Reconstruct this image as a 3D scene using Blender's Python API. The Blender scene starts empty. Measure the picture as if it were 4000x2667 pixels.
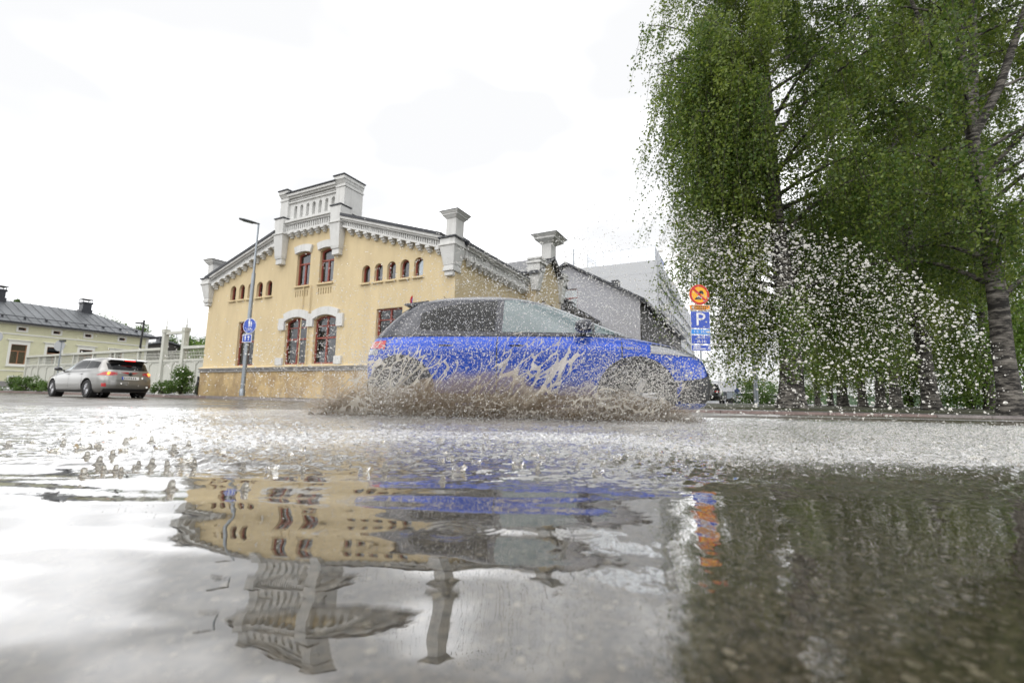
import bpy, bmesh, math, random
import numpy as np
from mathutils import Vector, Matrix

R_ = math.radians
rng = np.random.default_rng(7)
random.seed(7)
scene = bpy.context.scene
col = scene.collection

# ------------------------------------------------------------------ camera
CAM_H, PITCH, ROLL, FPX = 0.22, R_(7.1), R_(1.1), 1778.0
_F = np.array([0, math.cos(PITCH), math.sin(PITCH)])
_r0 = np.array([1.0, 0, 0]); _u0 = np.array([0, -math.sin(PITCH), math.cos(PITCH)])
_R = _r0 * math.cos(ROLL) + _u0 * math.sin(ROLL)
_U = _u0 * math.cos(ROLL) - _r0 * math.sin(ROLL)
cam_d = bpy.data.cameras.new('camera'); cam = bpy.data.objects.new('camera', cam_d); col.objects.link(cam)
cam.matrix_world = Matrix(((_R[0], _U[0], -_F[0], 0), (_R[1], _U[1], -_F[1], 0), (_R[2], _U[2], -_F[2], CAM_H), (0, 0, 0, 1)))
cam_d.sensor_width = 36.0; cam_d.lens = 36.0 * FPX / 4000.0
cam_d.clip_start = 0.02; cam_d.clip_end = 6000
cam_d.dof.use_dof = True; cam_d.dof.focus_distance = 3.0; cam_d.dof.aperture_fstop = 2.8
scene.camera = cam

# ------------------------------------------------------------------ world: overcast daylight
SUN_EL, SUN_AZ = R_(48), R_(212)        # azimuth clockwise from +Y (north), behind and left of the viewer
world = bpy.data.worlds.new('World'); scene.world = world; world.use_nodes = True
nt = world.node_tree; nt.nodes.clear()
N = nt.nodes.new; Lk = nt.links.new
out = N('ShaderNodeOutputWorld'); mixs = N('ShaderNodeMixShader'); bg1 = N('ShaderNodeBackground'); bg2 = N('ShaderNodeBackground')
sky = N('ShaderNodeTexSky'); sky.sky_type = 'NISHITA'; sky.sun_disc = False
sky.sun_elevation = SUN_EL; sky.sun_rotation = SUN_AZ
Lk(sky.outputs[0], bg1.inputs[0]); bg1.inputs[1].default_value = 0.12
tc = N('ShaderNodeTexCoord'); sep = N('ShaderNodeSeparateXYZ'); Lk(tc.outputs['Generated'], sep.inputs[0])
mp = N('ShaderNodeMapping'); mp.inputs['Scale'].default_value = (1, 1, 2.2); Lk(tc.outputs['Generated'], mp.inputs[0])
ns = N('ShaderNodeTexNoise'); ns.inputs['Scale'].default_value = 1.9; ns.inputs['Detail'].default_value = 3; ns.inputs['Roughness'].default_value = .45
Lk(mp.outputs[0], ns.inputs['Vector'])
rp = N('ShaderNodeValToRGB'); rp.color_ramp.interpolation = 'EASE'; rp.color_ramp.elements[0].position = .45; rp.color_ramp.elements[0].color = (.322, .323, .325, 1)
rp.color_ramp.elements[1].position = .70; rp.color_ramp.elements[1].color = (1.0, 1.0, 1.01, 1)
Lk(ns.outputs['Fac'], rp.inputs[0])
Lk(rp.outputs[0], bg2.inputs[0]); bg2.inputs[1].default_value = 3.2
mixs.inputs[0].default_value = .93
Lk(bg1.outputs[0], mixs.inputs[1]); Lk(bg2.outputs[0], mixs.inputs[2]); Lk(mixs.outputs[0], out.inputs[0])

sun_d = bpy.data.lights.new('sun', 'SUN'); sun_d.energy = 1.5; sun_d.angle = R_(75); sun_d.color = (1, .97, .92)
sun = bpy.data.objects.new('sun', sun_d); col.objects.link(sun)
_sd = Vector((math.sin(SUN_AZ) * math.cos(SUN_EL), math.cos(SUN_AZ) * math.cos(SUN_EL), math.sin(SUN_EL)))
sun.rotation_euler = _sd.to_track_quat('Z', 'Y').to_euler()

vs = scene.view_settings
vs.view_transform = 'Standard'; vs.look = 'None'; vs.exposure = 0.0; vs.gamma = 1.0; vs.use_curve_mapping = False
cy = scene.cycles
cy.max_bounces = 14; cy.transmission_bounces = 12; cy.glossy_bounces = 6; cy.diffuse_bounces = 3; cy.transparent_max_bounces = 16
cy.volume_bounces = 2
cy.sample_clamp_indirect = 6.0; cy.use_denoising = True

# ------------------------------------------------------------------ helpers
def P(u, v, Y):                       # a photograph direction at the distance Y
    d = _F + _R * (u - 2000) / FPX - _U * (v - 1333.5) / FPX
    return np.array([0, 0, CAM_H]) + d * (Y / d[1])
def G(u, v, z=0.0):                   # where that direction meets the level z
    d = _F + _R * (u - 2000) / FPX - _U * (v - 1333.5) / FPX
    return np.array([0, 0, CAM_H]) + d * ((z - CAM_H) / d[2])

def tag(o, label=None, cat=None, group=None, kind=None):
    if label: o['label'] = label
    if cat: o['category'] = cat
    if group: o['group'] = group
    if kind: o['kind'] = kind
    return o
def empty(name, loc=(0, 0, 0), rz=0, label=None, cat=None, group=None):
    o = bpy.data.objects.new(name, None); col.objects.link(o); o.location = loc; o.rotation_euler = (0, 0, rz)
    o.empty_display_size = .1
    return tag(o, label, cat, group)
def link(name, me, mat=None, parent=None, loc=None):
    o = bpy.data.objects.new(name, me); col.objects.link(o)
    if mat is not None and len(me.materials) == 0: me.materials.append(mat)
    if parent is not None: o.parent = parent
    if loc is not None: o.location = loc
    return o
def npmesh(name, V, F, smooth=False):
    """V (n,3), F (m,k) arrays"""
    V = np.asarray(V, dtype=np.float32); F = np.asarray(F, dtype=np.int32)
    me = bpy.data.meshes.new(name); k = F.shape[1]
    me.vertices.add(len(V)); me.vertices.foreach_set('co', V.ravel())
    me.loops.add(F.size); me.loops.foreach_set('vertex_index', F.ravel())
    me.polygons.add(len(F)); me.polygons.foreach_set('loop_start', np.arange(0, F.size, k, dtype=np.int32))
    me.polygons.foreach_set('loop_total', np.full(len(F), k, dtype=np.int32))
    if smooth: me.polygons.foreach_set('use_smooth', np.ones(len(F), dtype=bool))
    me.update(calc_edges=True); return me

class MB:
    def __init__(s): s.v = []; s.f = []
    def add(s, V, F):
        b = len(s.v); s.v += [tuple(map(float, p)) for p in V]; s.f += [tuple(i + b for i in f) for f in F]; return s
    def box(s, x0, x1, y0, y1, z0, z1):
        if x0 > x1: x0, x1 = x1, x0
        if y0 > y1: y0, y1 = y1, y0
        V = [(x0, y0, z0), (x1, y0, z0), (x1, y1, z0), (x0, y1, z0), (x0, y0, z1), (x1, y0, z1), (x1, y1, z1), (x0, y1, z1)]
        return s.add(V, [(3, 2, 1, 0), (4, 5, 6, 7), (0, 1, 5, 4), (1, 2, 6, 5), (2, 3, 7, 6), (3, 0, 4, 7)])
    def taper(s, b, t, z0, z1):       # b, t = (x0,x1,y0,y1)
        V = [(b[0], b[2], z0), (b[1], b[2], z0), (b[1], b[3], z0), (b[0], b[3], z0), (t[0], t[2], z1), (t[1], t[2], z1), (t[1], t[3], z1), (t[0], t[3], z1)]
        return s.add(V, [(3, 2, 1, 0), (4, 5, 6, 7), (0, 1, 5, 4), (1, 2, 6, 5), (2, 3, 7, 6), (3, 0, 4, 7)])
    def prism(s, pts, a0, a1, axis='y'):   # polygon in the plane across the axis, pulled from a0 to a1
        n = len(pts)
        def m(p, a):
            return (p[0], a, p[1]) if axis == 'y' else ((a, p[0], p[1]) if axis == 'x' else (p[0], p[1], a))
        V = [m(p, a0) for p in pts] + [m(p, a1) for p in pts]
        F = [tuple(range(n)), tuple(range(2 * n - 1, n - 1, -1))]
        F += [((i + 1) % n, i, i + n, (i + 1) % n + n) for i in range(n)]
        return s.add(V, F)
    def tube(s, pts, rad, n=8, cap=True):
        pts = [Vector(p) for p in pts]
        if not hasattr(rad, '__len__'): rad = [rad] * len(pts)
        V = []; F = []; up = None
        for i, p in enumerate(pts):
            t = (pts[min(i + 1, len(pts) - 1)] - pts[max(i - 1, 0)]).normalized()
            a = t.orthogonal().normalized() if up is None else (up - t * up.dot(t)).normalized()
            up = a; b = t.cross(a)
            for k in range(n):
                q = 2 * math.pi * k / n; V.append(p + (a * math.cos(q) + b * math.sin(q)) * rad[i])
        for i in range(len(pts) - 1):
            for k in range(n):
                k2 = (k + 1) % n; F.append((i * n + k, i * n + k2, (i + 1) * n + k2, (i + 1) * n + k))
        if cap: F.append(tuple(range(n - 1, -1, -1))); F.append(tuple(range((len(pts) - 1) * n, len(pts) * n)))
        return s.add(V, F)
    def lathe(s, prof, n=24, c=(0, 0, 0), axis='z', cap=True):
        V = []; F = []
        for r, h in prof:
            for k in range(n):
                q = 2 * math.pi * k / n; x, y = r * math.cos(q), r * math.sin(q)
                V.append((c[0] + x, c[1] + y, c[2] + h) if axis == 'z' else ((c[0] + x, c[1] + h, c[2] + y) if axis == 'y' else (c[0] + h, c[1] + x, c[2] + y)))
        for i in range(len(prof) - 1):
            for k in range(n):
                k2 = (k + 1) % n; F.append((i * n + k, i * n + k2, (i + 1) * n + k2, (i + 1) * n + k))
        if cap: F.append(tuple(range(n - 1, -1, -1))); F.append(tuple(range((len(prof) - 1) * n, len(prof) * n)))
        return s.add(V, F)
    def mesh(s, name, smooth=False, bev=0):
        me = bpy.data.meshes.new(name); me.from_pydata(s.v, [], s.f); 
        bm = bmesh.new(); bm.from_mesh(me); bmesh.ops.recalc_face_normals(bm, faces=bm.faces)
        if bev: bmesh.ops.bevel(bm, geom=[e for e in bm.edges if e.is_manifold and e.calc_face_angle(0) > .6], offset=bev, segments=1, affect='EDGES', clamp_overlap=True)
        bm.to_mesh(me); bm.free()
        if smooth: smooth_by_angle(me, 40)
        return me
    def build(s, name, mat, parent=None, smooth=False, bev=0, loc=None):
        return link(name, s.mesh(name, smooth, bev), mat, parent, loc)

def smooth_by_angle(me, deg):
    bm = bmesh.new(); bm.from_mesh(me); a = R_(deg)
    for f in bm.faces: f.smooth = True
    for e in bm.edges: e.smooth = not (len(e.link_faces) == 2 and e.calc_face_angle(0) > a)
    bm.to_mesh(me); bm.free()

def copy_tree(o, parent=None):
    c = o.copy(); col.objects.link(c); c.parent = parent
    for ch in list(o.children): copy_tree(ch, c)
    return c

def fill_holes(outline, holes, y=0.0, reveal=.18):
    """wall face in the x,z plane (outside is +y) with openings and their reveals"""
    bm = bmesh.new(); es = []
    rev = []
    for k, loop in enumerate([outline] + holes):
        vs_ = [bm.verts.new((p[0], y, p[1])) for p in loop]
        for i in range(len(vs_)):
            es.append(bm.edges.new((vs_[i], vs_[(i + 1) % len(vs_)])))
        if k: rev.append(vs_)
    bmesh.ops.triangle_fill(bm, use_beauty=True, use_dissolve=False, edges=es, normal=(0, 1, 0))
    for vs_ in rev:
        b = [bm.verts.new((v.co.x, y - reveal, v.co.z)) for v in vs_]
        n = len(b)
        for i in range(n): bm.faces.new((vs_[i], vs_[(i + 1) % n], b[(i + 1) % n], b[i]))
    for f in bm.faces:
        if abs(f.normal.y) > .9 and f.normal.y < 0: f.normal_flip()
    me = bpy.data.meshes.new('wall'); bm.to_mesh(me); bm.free(); return me

def arch(x0, x1, z0, z1, rise, n=9):
    """opening outline with a segmental or round head; z1 is the crown"""
    w = (x1 - x0) / 2; xc = (x0 + x1) / 2
    if rise <= 0: return [(x0, z0), (x1, z0), (x1, z1), (x0, z1)]
    rad = (w * w + rise * rise) / (2 * rise); a = math.asin(min(1, w / rad)) if rise <= w else math.pi / 2
    pts = [(x0, z0), (x1, z0)]
    for i in range(n):
        t = a - 2 * a * i / (n - 1)
        pts.append((xc + rad * math.sin(t), z1 - rad + rad * math.cos(t)))
    return pts
def inset(pts, w):
    xs = [p[0] for p in pts]; zs = [p[1] for p in pts]; cx, cz = (min(xs) + max(xs)) / 2, (min(zs) + max(zs)) / 2
    sx = 1 - 2 * w / (max(xs) - min(xs)); sz = 1 - 2 * w / (max(zs) - min(zs))
    return [(cx + (p[0] - cx) * sx, cz + (p[1] - cz) * sz) for p in pts]
def ring(mb, pts, w, y0, y1):
    q = inset(pts, w); n = len(pts)
    V = [(p[0], y1, p[1]) for p in pts] + [(p[0], y1, p[1]) for p in q] + [(p[0], y0, p[1]) for p in pts] + [(p[0], y0, p[1]) for p in q]
    F = []
    for i in range(n):
        j = (i + 1) % n
        F += [(i, j, n + j, n + i), (n + i, n + j, 3 * n + j, 3 * n + i), (2 * n + j, 2 * n + i, 3 * n + i, 3 * n + j), (j, i, 2 * n + i, 2 * n + j)]
    mb.add(V, F)

def text_mesh(s, size, align='CENTER'):
    cu = bpy.data.curves.new('text', 'FONT'); cu.body = s; cu.size = size; cu.align_x = align; cu.align_y = 'CENTER'; cu.extrude = .0015; cu.resolution_u = 3
    o = bpy.data.objects.new('text', cu); col.objects.link(o)
    dg = bpy.context.evaluated_depsgraph_get(); me = bpy.data.meshes.new_from_object(o.evaluated_get(dg)); me = me.copy()
    bpy.data.objects.remove(o); bpy.data.curves.remove(cu); me.materials.clear(); return me

# ------------------------------------------------------------------ materials
M = {}
def nodes(name):
    m = bpy.data.materials.new(name); m.use_nodes = True; t = m.node_tree; b = t.nodes['Principled BSDF']; M[name] = m
    return m, t, b
def mat(name, c, rough=.6, metal=0, spec=.5, var=0, vscale=3, bump=0, bscale=30, coat=0, emit=None, stretch=(1, 1, 1), c2=None):
    m, t, b = nodes(name); b.inputs['Base Color'].default_value = (*c, 1); b.inputs['Roughness'].default_value = rough
    b.inputs['Metallic'].default_value = metal; b.inputs['Specular IOR Level'].default_value = spec
    if coat: b.inputs['Coat Weight'].default_value = coat; b.inputs['Coat Roughness'].default_value = .03
    if emit: b.inputs['Emission Color'].default_value = (*emit[:3], 1); b.inputs['Emission Strength'].default_value = emit[3]
    if var or bump:
        tc = t.nodes.new('ShaderNodeTexCoord'); mp = t.nodes.new('ShaderNodeMapping'); mp.inputs['Scale'].default_value = stretch
        t.links.new(tc.outputs['Object'], mp.inputs[0])
    if var:
        n = t.nodes.new('ShaderNodeTexNoise'); n.inputs['Scale'].default_value = vscale; n.inputs['Detail'].default_value = 7; n.inputs['Roughness'].default_value = .65
        t.links.new(mp.outputs[0], n.inputs['Vector'])
        r = t.nodes.new('ShaderNodeValToRGB'); d = c2 or tuple(x * (1 - var) for x in c)
        r.color_ramp.elements[0].position = .34; r.color_ramp.elements[0].color = (*d, 1)
        r.color_ramp.elements[1].position = .64; r.color_ramp.elements[1].color = (*c, 1)
        t.links.new(n.outputs['Fac'], r.inputs[0]); t.links.new(r.outputs[0], b.inputs['Base Color'])
    if bump:
        n2 = t.nodes.new('ShaderNodeTexNoise'); n2.inputs['Scale'].default_value = bscale; n2.inputs['Detail'].default_value = 4
        t.links.new(mp.outputs[0], n2.inputs['Vector'])
        bp = t.nodes.new('ShaderNodeBump'); bp.inputs['Strength'].default_value = bump; bp.inputs['Distance'].default_value = .02
        t.links.new(n2.outputs['Fac'], bp.inputs['Height']); t.links.new(bp.outputs[0], b.inputs['Normal'])
    return m
mat('plaster', (.645, .525, .32), .85, var=.12, vscale=.9, bump=.25, bscale=25, stretch=(1, 1, .45))
def streaks(name, dark, sc, amt, lo=.5, hi=.72):
    m = M[name]; t = m.node_tree; b = t.nodes['Principled BSDF']; n = t.nodes.new; l = t.links.new
    src = b.inputs['Base Color'].links[0].from_socket
    tc = n('ShaderNodeTexCoord'); mp = n('ShaderNodeMapping'); mp.inputs['Scale'].default_value = sc; l(tc.outputs['Object'], mp.inputs[0])
    a = n('ShaderNodeTexNoise'); a.inputs['Scale'].default_value = 1.0; a.inputs['Detail'].default_value = 8; a.inputs['Roughness'].default_value = .72; l(mp.outputs[0], a.inputs['Vector'])
    mr = n('ShaderNodeMapRange'); mr.inputs['From Min'].default_value = lo; mr.inputs['From Max'].default_value = hi; mr.inputs['To Max'].default_value = amt; l(a.outputs['Fac'], mr.inputs['Value'])
    mx = n('ShaderNodeMix'); mx.data_type = 'RGBA'; l(mr.outputs[0], mx.inputs['Factor']); l(src, mx.inputs['A']); mx.inputs['B'].default_value = (*dark, 1); l(mx.outputs['Result'], b.inputs['Base Color'])
streaks('plaster', (.40, .31, .20), (2.0, 2.0, .30), .42, .46, .78)
mat('plinth', (.58, .43, .22), .85, var=.38, vscale=1.3, bump=.3, bscale=18, c2=(.36, .25, .13))
mat('white_plaster', (.66, .66, .645), .8, var=.12, vscale=1.6, bump=.12, bscale=30)
streaks('white_plaster', (.33, .32, .30), (5, 5, .5), .5)
streaks('plinth', (.20, .15, .10), (3, 3, 1.2), .7, .46, .7)
mat('grey_stone', (.30, .29, .28), .8, var=.35, vscale=5, bump=.4)
mat('dark_metal', (.030, .033, .040), .38, .3, var=.3, vscale=2)
mat('red_frame', (.27, .055, .035), .5, var=.2, vscale=6)
mat('brown_frame', (.33, .15, .07), .5)
mat('black', (.012, .012, .013), .45)
mat('interior', (.02, .02, .022), .9)  # near-black, the shade of unlit rooms put into the colour
mat('curtain', (.62, .63, .62), .9, var=.2, vscale=9, stretch=(3, 3, .2))
mat('steel', (.30, .33, .36), .38, .75, var=.15, vscale=8)
mat('dark_steel', (.05, .055, .06), .4, .6)
mat('fence_paint', (.54, .545, .49), .7, var=.12, vscale=2.5, bump=.2, bscale=14, stretch=(4, 4, .4))
mat('house_paint', (.68, .67, .47), .75, var=.08, vscale=2)
mat('house_trim', (.74, .74, .68), .7)
mat('house_roof', (.16, .17, .18), .45, .5, var=.35, vscale=1.3, stretch=(1, .2, 1))
mat('grey_render', (.40, .40, .43), .85, var=.1, vscale=1.2, bump=.2)
mat('apartment_white', (.50, .51, .53), .6, var=.05, vscale=.4)
mat('dark_wood', (.07, .065, .06), .7, var=.3, vscale=3)
mat('kerb_stone', (.25, .22, .21), .6, var=.4, vscale=7, bump=.5, bscale=40)
mat('red_kerb', (.22, .16, .145), .6, var=.35, vscale=9, bump=.5, bscale=40)
mat('pavement', (.12, .115, .11), .45, var=.4, vscale=2.2, bump=.5, bscale=60)
mat('line_paint', (.70, .70, .70), .55, var=.3, vscale=4)
mat('earth', (.07, .062, .045), .8, var=.5, vscale=1.5, bump=.6, bscale=25, c2=(.045, .06, .02))
mat('blue_paint', (.002, .052, .40), .28, .3, spec=.3, coat=.5)
mat('silver_paint', (.25, .247, .235), .30, .8, coat=.8)
mat('black_paint', (.012, .012, .014), .25, .2, coat=1.0)
mat('roof_paint', (.014, .016, .026), .30, .1, coat=.4)
mat('plastic', (.018, .018, .019), .55)
mat('tyre', (.022, .022, .022), .75, var=.4, vscale=14, bump=.4, bscale=60)
mat('rim', (.30, .30, .31), .3, .9)
mat('car_glass_dark', (.006, .007, .008), .04, 0, spec=.35)
mat('car_glass', (.11, .15, .155), .05, 0, spec=.9)  # teal-grey base colour stands in for reflected sky and light through the cabin
mat('lamp_clear', (.22, .23, .25), .08, 0, spec=.9, coat=1)
mat('tail_red', (.42, .012, .015), .15, coat=1)
mat('tail_on', (.9, .1, .03), .3, emit=(1.0, .28, .05, 3))
mat('brake_on', (.8, .02, .02), .3, emit=(1.0, .03, .02, 1.6))
mat('plate_white', (.72, .72, .70), .4)
mat('sign_blue', (.005, .055, .42), .35, coat=.4)
mat('sign_light_blue', (.02, .24, .70), .35)
mat('sign_white', (.78, .78, .78), .4)
mat('sign_red', (.52, .012, .02), .4)
mat('sign_yellow', (.86, .42, .01), .4)
mat('sign_orange', (.82, .30, .01), .4)
mat('sign_back', (.32, .33, .34), .4, .6)
mat('shirt', (.03, .05, .12), .8); mat('trousers', (.02, .025, .05), .8); mat('skin', (.45, .28, .2), .6)
mat('pebble', (.34, .31, .25), .6, var=.65, vscale=22, c2=(.10, .09, .075))
mat('hill_green', (.05, .085, .045), .9, var=.4, vscale=.05)
def glass_mat(name, tint=(.9, .93, .92), refl=.10):
    m, t, b = nodes(name); t.nodes.remove(b); o = t.nodes['Material Output']
    g = t.nodes.new('ShaderNodeBsdfGlossy'); g.inputs['Roughness'].default_value = .02; g.inputs[0].default_value = (.95, .97, 1, 1)
    tr = t.nodes.new('ShaderNodeBsdfTransparent'); tr.inputs[0].default_value = (*tint, 1)
    fr = t.nodes.new('ShaderNodeFresnel'); fr.inputs[0].default_value = 1.5
    ad = t.nodes.new('ShaderNodeMath'); ad.operation = 'ADD'; ad.inputs[1].default_value = refl; t.links.new(fr.outputs[0], ad.inputs[0])
    mx = t.nodes.new('ShaderNodeMixShader'); t.links.new(ad.outputs[0], mx.inputs[0]); t.links.new(tr.outputs[0], mx.inputs[1]); t.links.new(g.outputs[0], mx.inputs[2]); t.links.new(mx.outputs[0], o.inputs[0])
glass_mat('window_glass', (.75, .78, .78), .05)
glass_mat('screen_glass', (.92, .94, .96), .12)

# wet asphalt
def asphalt():
    m, t, b = nodes('asphalt'); n = t.nodes.new; l = t.links.new
    tc = n('ShaderNodeTexCoord')
    a = n('ShaderNodeTexNoise'); a.inputs['Scale'].default_value = 90; a.inputs['Detail'].default_value = 4; l(tc.outputs['Object'], a.inputs['Vector'])
    c = n('ShaderNodeTexNoise'); c.inputs['Scale'].default_value = .7; c.inputs['Detail'].default_value = 5; l(tc.outputs['Object'], c.inputs['Vector'])
    r = n('ShaderNodeValToRGB'); r.color_ramp.elements[0].position = .35; r.color_ramp.elements[0].color = (.035, .032, .028, 1); r.color_ramp.elements[1].position = .72; r.color_ramp.elements[1].color = (.165, .142, .108, 1)
    l(a.outputs['Fac'], r.inputs[0]); l(r.outputs[0], b.inputs['Base Color'])
    r2 = n('ShaderNodeValToRGB'); r2.color_ramp.elements[0].position = .42; r2.color_ramp.elements[0].color = (.18, .18, .18, 1); r2.color_ramp.elements[1].position = .60; r2.color_ramp.elements[1].color = (.5, .5, .5, 1)
    l(c.outputs['Fac'], r2.inputs[0]); l(r2.outputs[0], b.inputs['Roughness'])
    bp = n('ShaderNodeBump'); bp.inputs['Strength'].default_value = .35; bp.inputs['Distance'].default_value = .004; l(a.outputs['Fac'], bp.inputs['Height']); l(bp.outputs[0], b.inputs['Normal'])
asphalt()

def water():
    m, t, b = nodes('water'); n = t.nodes.new; l = t.links.new; o = t.nodes['Material Output']
    b.inputs['Base Color'].default_value = (.86, .82, .73, 1); b.inputs['Roughness'].default_value = .012; b.inputs['Transmission Weight'].default_value = 1.0
    b.inputs['IOR'].default_value = 1.36; b.inputs['Coat Weight'].default_value = 1.0; b.inputs['Coat IOR'].default_value = 1.6; b.inputs['Coat Roughness'].default_value = .0
    tc = n('ShaderNodeTexCoord'); geo = n('ShaderNodeNewGeometry')
    mp = n('ShaderNodeMapping'); mp.inputs['Scale'].default_value = (1, .75, 1); l(tc.outputs['Object'], mp.inputs[0])
    a = n('ShaderNodeTexNoise'); a.inputs['Scale'].default_value = 26; a.inputs['Detail'].default_value = 2.5; l(mp.outputs[0], a.inputs['Vector'])
    fo = n('ShaderNodeAttribute'); fo.attribute_name = 'froth'
    ri = n('ShaderNodeAttribute'); ri.attribute_name = 'ripple'
    st = n('ShaderNodeMath'); st.operation = 'MULTIPLY_ADD'; st.inputs[1].default_value = .9; st.inputs[2].default_value = 0.0; l(fo.outputs['Fac'], st.inputs[0])
    st2 = n('ShaderNodeMath'); st2.operation = 'ADD'; l(st.outputs[0], st2.inputs[0]); l(ri.outputs['Fac'], st2.inputs[1])
    h = n('ShaderNodeMath'); h.operation = 'MULTIPLY'; l(a.outputs['Fac'], h.inputs[0]); l(st2.outputs[0], h.inputs[1])
    bp = n('ShaderNodeBump'); bp.inputs['Strength'].default_value = 1.0; bp.inputs['Distance'].default_value = .010; l(h.outputs[0], bp.inputs['Height'])
    l(bp.outputs[0], b.inputs['Normal']); l(bp.outputs[0], b.inputs['Coat Normal'])
    # aerated white water
    d = n('ShaderNodeBsdfPrincipled'); d.inputs['Base Color'].default_value = (.82, .82, .82, 1); d.inputs['Roughness'].default_value = .25; l(bp.outputs[0], d.inputs['Normal'])
    f2 = n('ShaderNodeTexNoise'); f2.inputs['Scale'].default_value = 64; f2.inputs['Detail'].default_value = 5; f2.inputs['Roughness'].default_value = .7; l(mp.outputs[0], f2.inputs['Vector'])
    mr = n('ShaderNodeMapRange'); mr.inputs['From Min'].default_value = .36; mr.inputs['From Max'].default_value = .66; l(f2.outputs['Fac'], mr.inputs['Value'])
    foam = n('ShaderNodeAttribute'); foam.attribute_name = 'foam'
    mu = n('ShaderNodeMath'); mu.operation = 'MULTIPLY'; mu.use_clamp = True; l(mr.outputs[0], mu.inputs[0]); l(foam.outputs['Fac'], mu.inputs[1])
    mx = n('ShaderNodeMixShader'); l(mu.outputs[0], mx.inputs[0]); l(b.outputs[0], mx.inputs[1]); l(d.outputs[0], mx.inputs[2]); l(mx.outputs[0], o.inputs[0])
water()
def drop_mat(name, c, trans, rough=.04, ior=1.333):
    m, t, b = nodes(name); b.inputs['Base Color'].default_value = (*c, 1); b.inputs['Roughness'].default_value = rough
    b.inputs['Transmission Weight'].default_value = trans; b.inputs['IOR'].default_value = ior
    return m
drop_mat('drop_clear', (.93, .92, .89), .82)
drop_mat('drop_milky', (.86, .84, .79), .55, .06)
drop_mat('splash_peak', (.80, .77, .70), .93, .01)
drop_mat('filament', (.66, .61, .53), .35, .12)
def film():
    m, t, b = nodes('film'); n = t.nodes.new; l = t.links.new
    at = n('ShaderNodeAttribute'); at.attribute_name = 'mud'; mx = n('ShaderNodeMix'); mx.data_type = 'RGBA'; l(at.outputs['Fac'], mx.inputs['Factor']); mx.inputs['A'].default_value = (.74, .69, .60, 1); mx.inputs['B'].default_value = (.17, .115, .06, 1)
    l(mx.outputs['Result'], b.inputs['Base Color']); b.inputs['Roughness'].default_value = .12; b.inputs['Transmission Weight'].default_value = .25; b.inputs['IOR'].default_value = 1.2
    tr = n('ShaderNodeBsdfTransparent'); ms = n('ShaderNodeMixShader'); a2 = n('ShaderNodeAttribute'); a2.attribute_name = 'thin'; l(a2.outputs['Fac'], ms.inputs[0]); l(b.outputs[0], ms.inputs[1]); l(tr.outputs[0], ms.inputs[2]); l(ms.outputs[0], t.nodes['Material Output'].inputs[0])
film()
drop_mat('mud_spray', (.20, .145, .085), .30, .15)
drop_mat('grey_spray', (.76, .74, .70), .5, .08)

def mist_mat(name, c, dens, ab):
    m, t, b = nodes(name); t.nodes.remove(b); v = t.nodes.new('ShaderNodeVolumePrincipled'); v.inputs['Color'].default_value = (*c, 1); v.inputs['Density'].default_value = dens; v.inputs['Anisotropy'].default_value = .2; v.inputs['Absorption Color'].default_value = (*ab, 1)
    t.links.new(v.outputs[0], t.nodes['Material Output'].inputs['Volume'])
mist_mat('mud_mist', (.42, .34, .25), 5.5, (.2, .15, .1))
mist_mat('pale_mist', (.88, .87, .85), 2.6, (.6, .6, .6))
def leaf_mat(name, c, c2, tl=.35):
    m, t, b = nodes(name); n = t.nodes.new; l = t.links.new; o = t.nodes['Material Output']
    at = n('ShaderNodeAttribute'); at.attribute_name = 'v'
    mx = n('ShaderNodeMix'); mx.data_type = 'RGBA'; l(at.outputs['Fac'], mx.inputs['Factor']); mx.inputs['A'].default_value = (*c, 1); mx.inputs['B'].default_value = (*c2, 1)
    l(mx.outputs['Result'], b.inputs['Base Color']); b.inputs['Roughness'].default_value = .38
    tr = n('ShaderNodeBsdfTranslucent'); l(mx.outputs['Result'], tr.inputs[0]); ms = n('ShaderNodeMixShader'); ms.inputs[0].default_value = tl
    l(b.outputs[0], ms.inputs[1]); l(tr.outputs[0], ms.inputs[2]); l(ms.outputs[0], o.inputs[0])
leaf_mat('birch_leaf', (.058, .115, .019), (.26, .32, .055), .5)
leaf_mat('bush_leaf', (.05, .11, .02), (.14, .22, .04))
leaf_mat('bright_leaf', (.12, .22, .03), (.22, .34, .05))
leaf_mat('grass_leaf', (.05, .10, .02), (.12, .17, .04))
def bark():
    m, t, b = nodes('birch_bark'); n = t.nodes.new; l = t.links.new
    tc = n('ShaderNodeTexCoord'); mp = n('ShaderNodeMapping'); mp.inputs['Scale'].default_value = (2.2, 2.2, 9); l(tc.outputs['Object'], mp.inputs[0])
    a = n('ShaderNodeTexNoise'); a.inputs['Scale'].default_value = 1.6; a.inputs['Detail'].default_value = 6; a.inputs['Roughness'].default_value = .7; l(mp.outputs[0], a.inputs['Vector'])
    r = n('ShaderNodeValToRGB'); e = r.color_ramp.elements; e[0].position = .45; e[0].color = (.014, .012, .010, 1); e[1].position = .58; e[1].color = (.17, .155, .135, 1)
    x = e.new(.78); x.color = (.34, .32, .29, 1)
    l(a.outputs['Fac'], r.inputs[0]); l(r.outputs[0], b.inputs['Base Color']); b.inputs['Roughness'].default_value = .8
    bp = n('ShaderNodeBump'); bp.inputs['Strength'].default_value = .8; bp.inputs['Distance'].default_value = .04; l(a.outputs['Fac'], bp.inputs['Height']); l(bp.outputs[0], b.inputs['Normal'])
bark()
mat('twig', (.045, .035, .028), .8)

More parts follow.
